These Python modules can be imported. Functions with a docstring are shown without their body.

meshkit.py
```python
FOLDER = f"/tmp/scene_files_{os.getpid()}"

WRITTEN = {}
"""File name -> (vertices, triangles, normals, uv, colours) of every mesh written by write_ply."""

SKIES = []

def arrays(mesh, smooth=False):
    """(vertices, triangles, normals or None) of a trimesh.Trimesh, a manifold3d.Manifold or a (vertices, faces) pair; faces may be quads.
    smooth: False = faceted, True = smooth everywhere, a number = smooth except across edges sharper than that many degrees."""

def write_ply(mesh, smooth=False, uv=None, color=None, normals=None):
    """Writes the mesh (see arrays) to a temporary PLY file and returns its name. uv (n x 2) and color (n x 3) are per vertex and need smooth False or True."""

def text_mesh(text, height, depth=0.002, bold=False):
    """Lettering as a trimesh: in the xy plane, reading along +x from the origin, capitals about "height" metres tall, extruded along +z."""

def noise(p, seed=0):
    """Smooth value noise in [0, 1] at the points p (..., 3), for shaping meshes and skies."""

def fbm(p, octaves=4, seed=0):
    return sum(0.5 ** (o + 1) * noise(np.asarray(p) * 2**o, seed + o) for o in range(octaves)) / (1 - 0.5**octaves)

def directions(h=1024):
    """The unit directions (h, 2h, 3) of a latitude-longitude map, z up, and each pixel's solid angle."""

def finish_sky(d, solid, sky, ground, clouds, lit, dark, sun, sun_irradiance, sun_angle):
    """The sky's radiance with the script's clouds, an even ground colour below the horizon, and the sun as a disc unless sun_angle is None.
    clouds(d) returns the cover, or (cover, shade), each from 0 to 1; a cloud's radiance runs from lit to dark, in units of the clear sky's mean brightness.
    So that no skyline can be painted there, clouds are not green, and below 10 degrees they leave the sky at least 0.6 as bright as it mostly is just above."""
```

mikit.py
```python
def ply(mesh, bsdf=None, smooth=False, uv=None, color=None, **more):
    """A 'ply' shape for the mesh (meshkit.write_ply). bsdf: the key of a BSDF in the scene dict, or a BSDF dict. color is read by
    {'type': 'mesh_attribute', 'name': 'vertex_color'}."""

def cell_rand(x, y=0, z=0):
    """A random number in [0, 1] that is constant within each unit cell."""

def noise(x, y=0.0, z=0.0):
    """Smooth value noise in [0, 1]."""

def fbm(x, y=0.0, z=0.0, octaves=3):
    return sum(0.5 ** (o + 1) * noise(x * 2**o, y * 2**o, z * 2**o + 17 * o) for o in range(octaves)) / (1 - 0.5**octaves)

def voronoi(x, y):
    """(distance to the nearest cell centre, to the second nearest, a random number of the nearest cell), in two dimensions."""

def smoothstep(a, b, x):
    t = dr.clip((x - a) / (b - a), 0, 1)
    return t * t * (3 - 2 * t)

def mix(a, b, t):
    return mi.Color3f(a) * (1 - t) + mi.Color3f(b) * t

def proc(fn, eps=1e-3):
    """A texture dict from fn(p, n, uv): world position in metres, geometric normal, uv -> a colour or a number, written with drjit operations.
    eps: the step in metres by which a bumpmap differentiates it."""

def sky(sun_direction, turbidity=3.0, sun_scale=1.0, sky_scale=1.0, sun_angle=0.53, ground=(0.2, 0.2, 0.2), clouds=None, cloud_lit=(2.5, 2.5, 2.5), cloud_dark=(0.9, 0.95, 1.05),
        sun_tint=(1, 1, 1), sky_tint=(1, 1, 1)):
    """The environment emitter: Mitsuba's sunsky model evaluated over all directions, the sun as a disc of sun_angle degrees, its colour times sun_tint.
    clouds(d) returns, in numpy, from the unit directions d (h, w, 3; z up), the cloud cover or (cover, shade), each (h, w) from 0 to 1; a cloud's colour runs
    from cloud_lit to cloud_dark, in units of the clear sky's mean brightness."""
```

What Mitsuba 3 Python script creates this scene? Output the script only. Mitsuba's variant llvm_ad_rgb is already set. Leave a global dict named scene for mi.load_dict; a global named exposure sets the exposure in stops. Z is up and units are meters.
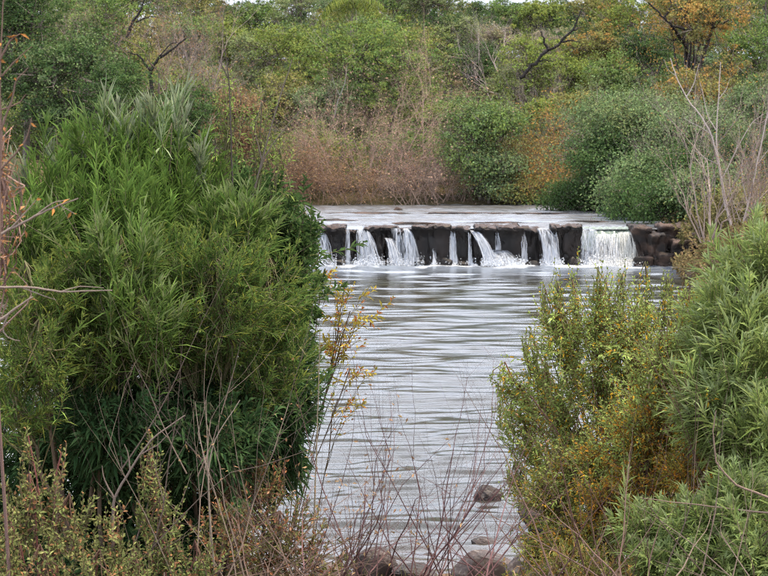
import math, numpy as np, trimesh, mitsuba as mi, drjit as dr, mikit, meshkit

# ------------------------------------------------------------------ camera, light, exposure
F, CAMH, HZ = 1600.0, 4.0, 165.0            # focal length in photo pixels (768 wide), eye height, horizon row
PITCH = math.atan((288 - HZ) / F)
T = mi.ScalarTransform4f
scene, labels = {}, {}
scene['camera'] = {'type': 'thinlens', 'fov': math.degrees(2 * math.atan(384 / F)), 'fov_axis': 'x',
                   'aperture_radius': 0.0048, 'focus_distance': 12.5, 'near_clip': 0.1, 'far_clip': 3000.0,
                   'to_world': T().look_at(origin=[0, 0, CAMH], target=[0, math.cos(PITCH), CAMH - math.sin(PITCH)], up=[0, 0, 1])}


def cloud_cover(d):
    n = meshkit.fbm(d * [2.2, 2.2, 4.0] + 3.1, 5, seed=4)
    c = np.clip((n - 0.32) / 0.2, 0, 1)
    s = np.clip((meshkit.fbm(d * [3.0, 3.0, 6.0] + 9.7, 5, seed=9) - 0.42) / 0.35, 0, 1)
    low = np.exp(-(np.clip(d[..., 2], 0, 1) / 0.20) ** 1.4)     # greyer and bluer low over the horizon
    return 0.55 + 0.45 * c, np.clip(0.45 * s + 0.8 * low, 0, 1)


scene['sky'] = mikit.sky([0.42, 0.02, 1.0], turbidity=3, sun_scale=1.0, sun_angle=6, clouds=cloud_cover,
                         cloud_lit=(6.4, 6.75, 7.7), cloud_dark=(1.4, 1.55, 1.9), sun_tint=(1, 0.98, 0.93))
exposure = 2.42

rng = np.random.default_rng(7)


def at(px, py, D):
    """The point on the photo's ray (768 x 576 pixel) that lies D metres ahead."""
    u, v = (px - 384) / F, (288 - py) / F
    y = math.cos(PITCH) + v * math.sin(PITCH)
    z = -math.sin(PITCH) + v * math.cos(PITCH)
    return np.array([u * D / y, D, CAMH + z * D / y])


def unit(v):
    v = np.asarray(v, float)
    return v / np.maximum(np.linalg.norm(v, axis=-1, keepdims=True), 1e-9)


# ------------------------------------------------------------------ materials
VC = {'type': 'mesh_attribute', 'name': 'vertex_color'}
scene['leaf_material'] = {'type': 'principledthin', 'base_color': VC, 'roughness': 0.42, 'diff_trans': 0.75, 'spec_trans': 0.0, 'eta': 1.4}
scene['matte_leaf_material'] = {'type': 'principledthin', 'base_color': VC, 'roughness': 0.7, 'diff_trans': 0.36, 'spec_trans': 0.0, 'eta': 1.3}
scene['bark_material'] = {'type': 'twosided', 'bsdf': {'type': 'principled', 'base_color': VC, 'roughness': 0.85, 'specular': 0.25}}


def ground_colour(p, n, uv):
    a = mikit.fbm(p.x * 0.9, p.y * 0.9, p.z, 4)
    b = mikit.fbm(p.x * 14, p.y * 14, p.z * 14, 3)
    far = mikit.smoothstep(30, 60, p.y)
    c = mikit.mix([0.055, 0.040, 0.028], [0.13, 0.085, 0.062], mikit.smoothstep(0.3, 0.7, a)) * (0.6 + 0.8 * b)
    g = mikit.mix([0.035, 0.032, 0.016], [0.07, 0.055, 0.03], mikit.smoothstep(0.35, 0.65, a))
    return c * (1 - far) + g * far


def rock_colour(p, n, uv):
    a = mikit.fbm(p.x * 3.1, p.y * 3.1, p.z * 3.1, 4)
    b = mikit.fbm(p.x * 22, p.y * 22, p.z * 22, 3)
    c = mikit.mix([0.016, 0.0115, 0.0095], [0.050, 0.033, 0.027], mikit.smoothstep(0.3, 0.7, a))
    c = mikit.mix(c, [0.11, 0.10, 0.085], mikit.smoothstep(0.6, 0.72, b) * 0.4)
    return c * (0.65 + 0.7 * b)


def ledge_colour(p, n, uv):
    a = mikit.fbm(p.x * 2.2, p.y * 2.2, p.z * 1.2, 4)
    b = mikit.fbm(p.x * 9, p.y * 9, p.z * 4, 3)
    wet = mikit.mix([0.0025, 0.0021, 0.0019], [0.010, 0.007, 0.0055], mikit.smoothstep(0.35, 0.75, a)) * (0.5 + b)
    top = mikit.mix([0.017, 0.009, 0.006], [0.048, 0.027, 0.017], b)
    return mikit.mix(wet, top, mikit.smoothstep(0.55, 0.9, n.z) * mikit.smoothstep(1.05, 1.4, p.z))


def bank_rock_colour(p, n, uv):
    a = mikit.fbm(p.x * 1.7, p.y * 1.7, p.z * 3, 4)
    b = mikit.fbm(p.x * 8, p.y * 8, p.z * 11, 3)
    return mikit.mix([0.007, 0.005, 0.004], [0.050, 0.030, 0.021], mikit.smoothstep(0.35, 0.7, a)) * (0.5 + b)


def foam_colour(p, n, uv):
    near = mikit.smoothstep(60.5, 63.8, p.y) * (1 - mikit.smoothstep(64.2, 64.5, p.y))
    k = mikit.fbm(p.x * 1.3, p.y * 0.55, 3.0, 4)
    f = mikit.smoothstep(1.0 - 0.62 * near, 1.18 - 0.62 * near, k + 0.10)
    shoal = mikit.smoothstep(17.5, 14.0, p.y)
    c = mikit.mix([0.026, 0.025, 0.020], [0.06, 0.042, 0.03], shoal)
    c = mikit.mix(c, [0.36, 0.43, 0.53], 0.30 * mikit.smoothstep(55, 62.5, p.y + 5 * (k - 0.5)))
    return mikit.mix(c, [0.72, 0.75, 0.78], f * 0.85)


def upper_colour(p, n, uv):
    k = mikit.fbm(p.x * 0.35, p.y * 1.1, 1.0, 4)
    rif = mikit.smoothstep(0.35, 0.75, k) * (1 - 0.6 * mikit.smoothstep(72, 90, p.y))
    return mikit.mix([0.05, 0.038, 0.024], [0.36, 0.47, 0.62], 0.07 + rif * 0.2)


scene['ground_material'] = {'type': 'diffuse', 'reflectance': mikit.proc(ground_colour)}
scene['rock_material'] = {'type': 'principled', 'base_color': mikit.proc(rock_colour), 'roughness': 0.7, 'specular': 0.35}
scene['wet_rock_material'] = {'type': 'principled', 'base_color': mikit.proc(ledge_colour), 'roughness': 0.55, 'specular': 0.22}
scene['bank_rock_material'] = {'type': 'principled', 'base_color': mikit.proc(bank_rock_colour), 'roughness': 0.75, 'specular': 0.3}
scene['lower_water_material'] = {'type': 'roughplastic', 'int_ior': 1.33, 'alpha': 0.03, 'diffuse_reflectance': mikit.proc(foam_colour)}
scene['upper_water_material'] = {'type': 'roughplastic', 'int_ior': 1.33, 'alpha': 0.13, 'diffuse_reflectance': mikit.proc(upper_colour)}


def veil(p, n, uv):
    w = p.x + 0.05 * mikit.fbm(p.x * 4, p.z * 3, p.y * 9, 2)
    a = mikit.fbm(w * 15, p.z * 1.3, p.y * 7, 3)
    b = mikit.fbm(w * 46, p.z * 3.0, p.y * 11, 2)
    fine = 0.62 * a + 0.38 * b
    edge = mikit.smoothstep(0.0, 0.28, uv.x) * mikit.smoothstep(1.0, 0.72, uv.x)
    foot = mikit.smoothstep(0.55, 1.0, uv.y)
    patch = mikit.fbm(p.x * 5, p.z * 2.2, p.y * 3, 2) - 0.5
    return mikit.smoothstep(0.36, 0.74, fine + 0.35 * patch - 0.30 * (1 - edge) + 0.12 * foot) * 0.88


scene['veil_material'] = {'type': 'mask', 'opacity': mikit.proc(veil), 'bsdf': {'type': 'principledthin', 'base_color': VC, 'roughness': 0.4, 'diff_trans': 0.9, 'spec_trans': 0.0, 'eta': 1.33}}
scene['white_water_material'] = {'type': 'principledthin', 'base_color': VC, 'roughness': 0.3, 'diff_trans': 0.9, 'spec_trans': 0.0, 'eta': 1.33}


# ------------------------------------------------------------------ mesh helpers
class Mesh:
    def __init__(self):
        self.v, self.f, self.c, self.n = [], [], [], 0

    def add(self, v, f, c):
        v = np.asarray(v, float).reshape(-1, 3)
        self.v.append(v); self.f.append(np.asarray(f, int).reshape(-1, 3) + self.n)
        self.c.append(np.broadcast_to(c, v.shape)); self.n += len(v)
        return self

    def put(self, key, bsdf, smooth=False):
        if self.n:
            scene[key] = mikit.ply((np.vstack(self.v), np.vstack(self.f)), bsdf, smooth=smooth, color=np.clip(np.vstack(self.c), 0.002, 0.95))
        return key


def tubes(m, P, R, C, sides=4):
    """n polylines of k points: P (n, k, 3), R (n, k), colour C (3,) or (n, 3)."""
    P = np.asarray(P, float)
    if P.ndim == 2:
        P = P[None]
    n, k = P.shape[:2]
    R = np.broadcast_to(np.asarray(R, float), (n, k))
    t = unit(np.gradient(P, axis=1))
    ref = np.where(np.abs(t[:, :1, 2:]) < 0.8, [0, 0, 1.0], [1.0, 0, 0])
    a = unit(np.cross(t, np.broadcast_to(ref, t.shape)))
    b = np.cross(t, a)
    g = np.arange(sides) * 2 * np.pi / sides
    V = P[:, :, None] + R[:, :, None, None] * (np.cos(g)[:, None] * a[:, :, None] + np.sin(g)[:, None] * b[:, :, None])
    I, J, S = np.meshgrid(np.arange(n), np.arange(k - 1), np.arange(sides), indexing='ij')
    q = lambda j, s: (I * k + j) * sides + s % sides
    A, B, Cc, D = q(J, S), q(J, S + 1), q(J + 1, S + 1), q(J + 1, S)
    f = np.concatenate([np.stack([A, B, Cc], -1).reshape(-1, 3), np.stack([A, Cc, D], -1).reshape(-1, 3)])
    col = np.broadcast_to(np.asarray(C, float), (n, 3)) if np.ndim(C) < 3 else C
    m.add(V, f, np.broadcast_to(col[:, None, :], (n, k * sides, 3)).reshape(-1, 3))


def blades(m, base, d, up, L, W, C, droop=0.15, fold=0.25):
    """lanceolate leaves, folded along the midrib and drooping: 4 triangles each."""
    n = len(base)
    d = unit(d); s = unit(np.cross(d, up)); nr = np.cross(s, d)
    L, W = np.broadcast_to(L, n)[:, None], np.broadcast_to(W, n)[:, None]
    droop = np.broadcast_to(droop, n)[:, None]
    mid = base + d * L * 0.45 + np.array([0, 0, -1.0]) * L * droop * 0.2
    tip = base + d * L + np.array([0, 0, -1.0]) * L * droop
    lf, rt = mid + s * W / 2 + nr * W * fold, mid - s * W / 2 + nr * W * fold
    V = np.stack([base, lf, mid, rt, tip], 1)
    f = (np.arange(n)[:, None, None] * 5 + np.array([[0, 2, 1], [0, 3, 2], [1, 2, 4], [2, 3, 4]])).reshape(-1, 3)
    m.add(V, f, np.repeat(C, 5, 0))


def flakes(m, base, d, up, L, W, C):
    """small far leaves: a bent rhomb of 2 triangles."""
    n = len(base)
    d = unit(d); s = unit(np.cross(d, up)); nr = np.cross(s, d)
    L, W = np.broadcast_to(L, n)[:, None], np.broadcast_to(W, n)[:, None]
    V = np.stack([base - d * L / 2, base + s * W / 2 + nr * W * 0.2, base + d * L / 2, base - s * W / 2 + nr * W * 0.2], 1)
    f = (np.arange(n)[:, None, None] * 4 + np.array([[0, 1, 2], [0, 2, 3]])).reshape(-1, 3)
    m.add(V, f, np.repeat(C, 4, 0))


def tag(key, label=None, cat=None, group=None, kind=None):
    labels[key] = {k: v for k, v in (('label', label), ('category', cat), ('group', group), ('kind', kind)) if v}
    return key


taken = {}


def numbered(name):
    i = taken.get(name, -1) + 1
    taken[name] = i
    return name if i == 0 else f'{name}_{i:03d}'


def bez(a, b, c, k):
    t = np.linspace(0, 1, k)[:, None]
    return (1 - t) ** 2 * a + 2 * t * (1 - t) * b + t * t * c


def wobble(P, amp, r):
    k = len(P)
    w = r.normal(0, 1, (k, 3)).cumsum(0)
    w -= np.linspace(0, 1, k)[:, None] * w[-1] + (1 - np.linspace(0, 1, k)[:, None]) * w[0]
    return P + w * amp


# ------------------------------------------------------------------ terrain and water
YS = np.array([10, 14, 17, 20, 30, 45, 60, 64, 75, 95, 104, 130])
RIGHT = np.array([1.6, 1.9, 2.3, 2.9, 5.2, 9.0, 11.9, 12.4, 11.6, 12.6, 14.5, 16])
LEFT = np.array([-60, -60, -60, -55, -40, -12, -9, -8.5, -9.5, -11, -12, -13])


def ground(x, y):
    x, y = np.asarray(x, float), np.asarray(y, float)
    n = meshkit.fbm(np.stack([x * 0.35, y * 0.35, x * 0], -1), 4, seed=2) - 0.5
    n2 = meshkit.fbm(np.stack([x * 1.6, y * 1.6, x * 0], -1), 3, seed=5) - 0.5
    near = np.interp(y, [-20, 0, 6, 8, 10, 12, 14, 15.2, 17, 20], [2.6, 2.3, 2.0, 1.65, 1.15, 0.7, 0.28, 0.06, -0.25, -0.6]) + 0.5 * n + 0.16 * n2
    side = lambda d: np.where(d > 0, 1.9 * (1 - np.exp(-d / 2.4)) + 0.13 * np.maximum(d - 2, 0), d * 0.35)
    zr, zl = side(x - np.interp(y, YS, RIGHT) + 1.5 * n), side(np.interp(y, YS, LEFT) - x + 1.5 * n)
    up = np.clip((y - 64.7) / 0.6, 0, 1)
    bed = -0.6 + 1.75 * up
    zf = 1.4 + np.interp(y - 101 - 2.0 * n, [-6, 0, 2, 40, 95, 200, 600], [-1.2, 0, 0.5, 7.2, 15.6, 20, 20])
    zs = np.maximum(zr, zl) + 1.3 * up
    z = np.maximum(np.maximum(near, bed), np.maximum(zs, np.where(y > 90, zf, -9)))
    return z + np.where(z > 0.4, 0.25 * n + 0.1 * n2, 0.05 * n2)


def grid(xs, ys, zf):
    X, Y = np.meshgrid(xs, ys, indexing='ij')
    V = np.stack([X, Y, zf(X, Y)], -1).reshape(-1, 3)
    a, b = len(xs), len(ys)
    i, j = np.meshgrid(np.arange(a - 1), np.arange(b - 1), indexing='ij')
    q = np.stack([i * b + j, (i + 1) * b + j, (i + 1) * b + j + 1, i * b + j + 1], -1).reshape(-1, 4)
    return V, np.vstack([q[:, [0, 1, 2]], q[:, [0, 2, 3]]])


xs = np.concatenate([-np.geomspace(400, 16, 26)[:-1], np.linspace(-16, 18, 120), np.geomspace(18, 400, 26)[1:]])
ys = np.concatenate([np.linspace(-40, 2, 12)[:-1], np.linspace(2, 22, 90), np.linspace(22.4, 64, 60)[:-1], np.linspace(64, 66, 12), np.linspace(66.5, 110, 60), np.geomspace(112, 900, 40)])
scene['ground'] = mikit.ply(grid(xs, ys, ground), 'ground_material', smooth=True)
tag('ground', 'brown earth banks of the river rising to a wooded hillside', 'ground', kind='structure')


def waves(X, Y, lam, slope, seed, n=36, spread=0.20, fade=None, wf=0.8):
    r = np.random.default_rng(seed)
    z = np.zeros_like(X)
    for i in range(n):
        l = lam[0] * (lam[1] / lam[0]) ** r.random()
        k = 2 * np.pi / l
        a = r.normal(0, spread)
        ph = r.random() * 6.283
        amp = slope / k * math.sqrt(2 / n)
        warp = 0.6 * np.sin(X * 0.9 / l + ph * 3) + 0.5 * np.sin(Y * 0.5 / l + X * 0.3 + ph)
        w = amp * np.sin(k * (np.sin(a) * X + np.cos(a) * Y) + ph + wf * warp)
        z += w if fade is None else w * np.clip(l / fade - 1.2, 0, 1)
    return z


ysw = np.geomspace(11.5, 64.9, 800)
xsw = np.concatenate([np.linspace(-62, -6, 60)[:-1], np.linspace(-6, 14, 180)])


def lower(X, Y):
    step = Y * math.log(64.9 / 11.5) / 800 * 2.2
    gust = 0.65 + 0.7 * meshkit.fbm(np.stack([X * 0.25, Y * 0.16, X * 0], -1), 3, seed=12)
    z = waves(X, Y, (0.30, 0.62), 0.125, 3, 48, 0.16, fade=step, wf=0.5) * np.interp(Y, [14, 24, 34, 60], [1, .9, .45, .4])
    z += waves(X, Y, (0.60, 1.6), 0.10, 5, 36, 0.2, fade=step) * np.interp(Y, [14, 24, 38, 55, 62], [.22, .36, .46, .46, .9])
    z += waves(X, Y, (1.6, 4.0), 0.035, 8, 14, 0.6) * np.interp(Y, [16, 40], [.15, 1.0])
    boil = np.clip((Y - 55) / 8, 0, 1)
    return z * gust + boil * 0.05 * (meshkit.fbm(np.stack([X * 2.2, Y * 1.3, X * 0], -1), 3, seed=3) - 0.5)


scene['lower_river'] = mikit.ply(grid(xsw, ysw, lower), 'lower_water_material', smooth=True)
tag('lower_river', 'rippled grey river pool below the waterfall reflecting the pale sky', 'river', kind='structure')
yu = np.linspace(64.55, 106, 420)
xu = np.linspace(-16, 17, 210)


def upper(X, Y):
    lip = np.clip((65.6 - Y) / 1.0, 0, 1)
    return 1.47 - 0.05 * lip ** 2 + waves(X, Y, (0.30, 0.9), 0.19, 21, 36, 0.25) * (1 - 0.5 * lip) + waves(X, Y, (1.5, 4), 0.03, 22, 12, 0.6)


scene['upper_river'] = mikit.ply(grid(xu, yu, upper), 'upper_water_material', smooth=True)
tag('upper_river', 'shallow bright river above the rock ledge running to the far bank', 'river', kind='structure')


# ------------------------------------------------------------------ rocks
def rock_mesh(c, size, seed, sub=4, rough=0.28, boxy=0.0):
    s = trimesh.creation.icosphere(subdivisions=sub)
    v = np.array(s.vertices)
    if boxy:
        v = v / np.maximum(np.abs(v).max(1, keepdims=True), 1e-6) * boxy + v * (1 - boxy)
    o = seed * 7.31
    if sub == 4:
        s = trimesh.creation.icosphere(subdivisions=5)
        v = np.array(s.vertices)
    k = 1 + rough * .25 * (meshkit.fbm(v * 16 + o, 3, seed=seed) - .5) + rough * 2 * (meshkit.fbm(v * 1.1 + o, 4, seed=seed) - 0.5) + rough * 0.5 * (meshkit.fbm(v * 5 + o, 3, seed=seed) - 0.5)
    # a few cut faces
    r = np.random.default_rng(seed)
    v = v * k[:, None]
    for nn in unit(r.normal(0, 1, (9, 3))):
        h = v @ nn - 0.76
        v = v - np.where(h > 0, h * 0.82, 0)[:, None] * nn
    return v * np.asarray(size) + c, np.array(s.faces)


def rock(name, label, c, size, seed, group=None, bsdf='rock_material', **k):
    key = numbered(name)
    scene[key] = mikit.ply(rock_mesh(c, size, seed, **k), bsdf, smooth=True)
    return tag(key, label, 'rock', group)


def pixrock(px, py, wpx, hpx, D, label, seed, sink=0.35, depth=1.0, **k):
    """a rock whose waterline or foot lies at (px, py)"""
    p = at(px, py, D)
    w, h = wpx / F * D / 2, hpx / F * D
    return rock('rock', label, p + [0, 0, h * (0.5 - sink * 0.6)], (w * 1.12, w * depth * 1.1, h * 0.85), seed, **k)


DW = lambda py: F * CAMH / (py - HZ) * 1.004   # distance of a point of the lower water at a photo row
pixrock(487, 503, 27, 18, DW(503), 'lone round brown rock standing in open water left of the yellow shrub', 47)
pixrock(376, 499, 20, 4, DW(499), 'flat dark stone barely breaking the water surface near the left bush', 4, depth=0.7)
pixrock(550, 526, 58, 34, DW(528) - 0.4, 'largest reddish rock at the water edge behind the yellow shrub', 5, depth=0.9)
pixrock(560, 505, 44, 24, DW(505), 'reddish rock half hidden behind the yellow shrub, beyond the largest one', 6)
pixrock(374, 574, 40, 24, 15.0, 'brown boulder at the bottom edge behind the bare red twigs', 7, depth=0.8)
pixrock(484, 582, 62, 30, 14.9, 'broad reddish boulder on the near shore below the lone rock', 8, depth=0.8)
pixrock(536, 586, 50, 34, 14.6, 'reddish boulder on the near shore right of the broad one', 9, depth=0.8)
pixrock(430, 561, 24, 7, DW(561), 'small dark wet stone between the two shore boulders', 10)
pixrock(484, 548, 24, 10, DW(549), 'small grey stone in the shallows just behind the broad boulder', 11)
pixrock(415, 578, 44, 14, 14.8, 'low brown stone at the bottom edge between the boulders', 12)
pixrock(330, 578, 36, 16, 14.6, 'low brown stone at the bottom edge under the dry twigs', 14)
for i, (px, py, w) in enumerate([(455, 557, 10), (398, 562, 12), (512, 545, 12), (350, 556, 10), (441, 566, 8), (468, 560, 7)]):
    pixrock(px, py, w, w * 0.45, DW(py), 'small stone in the shallows ' + ['near the left end of the broad boulder', 'right of the brown boulder at the bottom edge', 'right of the small grey stone', 'left of the brown boulder at the bottom edge', 'farthest down between the two boulders', 'just left of the small grey stone'][i], 30 + i, group='pebbles in the shallows', sub=3)

# rock ledge under the fall, with its blocks
def block_mesh(x0, x1, yf, dep, z0, z1, seed, cuts=9, amp=0.09):
    b = trimesh.creation.box(extents=(1, 1, 1))
    for _ in range(4):
        b = b.subdivide()
    v = np.array(b.vertices)
    r4 = (np.abs(v) ** 14).sum(1) ** (1 / 14) / 0.5
    v = v / r4[:, None] * np.abs(v).max(1, keepdims=True) / 0.5
    size = np.array([x1 - x0, dep, z1 - z0])
    w = v * size + [(x0 + x1) / 2, yf + dep / 2, (z0 + z1) / 2]
    p = w * [1.8, 1.8, 0.8] + seed * 3.7
    d = np.stack([meshkit.fbm(p + o, 4, seed=seed) - 0.5 for o in (0, 31, 62)], 1)
    q = w * [5.0, 5.0, 1.6] + seed * 1.7
    e = np.stack([meshkit.fbm(q + o, 3, seed=seed) - 0.5 for o in (5, 36, 67)], 1)
    crack = np.abs(meshkit.noise(w * [3.2, 2.0, 1.5] + seed * 5.1, seed) - .5)
    nrm = unit(v * [1, 1.6, .7])
    zt = np.clip((w[:, 2] - z1 + .32) / .2, 0, 1)
    w[:, 1] -= (.22 * zt * (v[:, 1] < 0)) if amp > .06 else 0          # the harder top layer juts out over the face
    return w + d * amp * 3.0 + e * amp * 1.8 - nrm * (np.clip(.07 - crack, 0, 1) * 1.0)[:, None], np.array(b.faces)


LX = lambda px: (px - 384) / F * 64.0
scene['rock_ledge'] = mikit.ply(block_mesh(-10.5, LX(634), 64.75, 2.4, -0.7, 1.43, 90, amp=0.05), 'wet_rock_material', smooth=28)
tag('rock_ledge', 'dark wet basalt ledge that the river drops over', 'rock ledge')
# photo columns of the blocks, how far they stand forward, their tops
BL = [(246, 275, .3, 1.5), (276, 300, .5, 1.45), (301, 319, .2, 1.48), (319, 332, .45, 1.52), (331, 345, .55, 1.56), (345, 356, .15, 1.4), (364, 384, .35, 1.50), (384, 398, .10, 1.5), (398, 404, .3, 1.42), (413, 432, .5, 1.55), (430, 449, .55, 1.58),
      (452, 470, .35, 1.5), (476, 497, .45, 1.54), (497, 522, .5, 1.56), (524, 540, .2, 1.47), (554, 569, .4, 1.55), (566, 583, .5, 1.6), (356, 364, 0.02, 1.36), (404, 413, 0.02, 1.38), (470, 478, 0.05, 1.36), (540, 555, .0, 1.36)]
for i, (a, b, f, zt) in enumerate(BL):
    k = 'rock_ledge__block' if i == 0 else f'rock_ledge__block_{i:03d}'
    scene[k] = mikit.ply(block_mesh(LX(a) - .05, LX(b) + .05, 64.7 - f, 1.3 + f, -0.6, zt, 100 + i), 'wet_rock_material', smooth=28)
for i in range(14):   # fallen stones at its foot
    px = [338, 372, 388, 420, 446, 463, 484, 505, 515, 533, 572, 327, 578, 494][i]
    k = numbered('fallen_stone')
    scene[k] = mikit.ply(rock_mesh((LX(px), 64.0 - rng.random() * .25, 0.02 + rng.random() * .08), (0.16 + .2 * rng.random(), .2, .14 + .12 * rng.random()), 200 + i, sub=3), 'wet_rock_material', smooth=True)
    tag(k, 'dark wet stone at the foot of the ledge ' + ['beside the leftmost cascade', 'under the fan-shaped cascade', 'under the slanting cascade', 'left under the widest dark face', 'right under the widest dark face',
        'left of the hair-thin thread', 'under the arching leap', 'under the tumbling water', 'right of the tumbling water', 'left of the broken strands', 'left of the broad curtain', 'nearest the left bush',
        'touching the broad curtain', 'between arching and tumbling water'][i], 'rock', 'fallen stones at the foot of the ledge')
# brown stepped outcrop right of the fall
OC = [(633, 652, 63.9, 0.2, 1.56), (648, 664, 63.4, 0.0, 1.28), (660, 690, 63.8, 0.5, 1.62), (655, 692, 63.2, -0.3, 0.55), (684, 706, 63.2, 0.1, 1.3), (668, 690, 62.9, .5, 1.05), (696, 730, 62.6, .2, 1.1), (632, 650, 63.3, -.4, .35)]
for i, (a, b, y, z0, z1) in enumerate(OC):
    k = 'rock_outcrop__block' if i == 0 else f'rock_outcrop__block_{i:03d}'
    scene[k] = mikit.ply(block_mesh(LX(a), LX(b), y, 1.9, min(z0, 0) - .5 if i != 2 and i != 5 else z0, z1, 140 + i, amp=0.1), 'bank_rock_material', smooth=40)
tag('rock_outcrop', 'brown stepped rock outcrop at the right end of the waterfall', 'rock outcrop')
for i, (px, py, w) in enumerate([(398, 210.5, 10), (375, 213.6, 90), (470, 213.8, 110), (545, 214, 70), (420, 224, 60), (585, 222, 60), (500, 223.5, 70), (330, 221, 50)]):
    D = F * (CAMH - 1.47) / (py - HZ)
    p = at(px, py, D)
    rock('low_shelf', ['small pointed stone standing up in the upper river', 'long flat brown rock bar in the upper river toward the left', 'long flat brown rock bar in the middle of the upper river',
         'flat brown rock bar in the upper river toward the right bank', 'low brown rock rim at the lip above the middle cascades', 'low brown rock rim at the lip beside the broad curtain',
         'low brown rock rim at the lip above the arching cascade', 'low brown rock rim at the lip near the left bush'][i],
         (p[0], D, 1.47), (w / F * D / 2, 0.35 if w > 20 else .15, 0.10 if w > 20 else 0.22), 60 + i, bsdf='bank_rock_material', sub=4, rough=.5)


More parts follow.
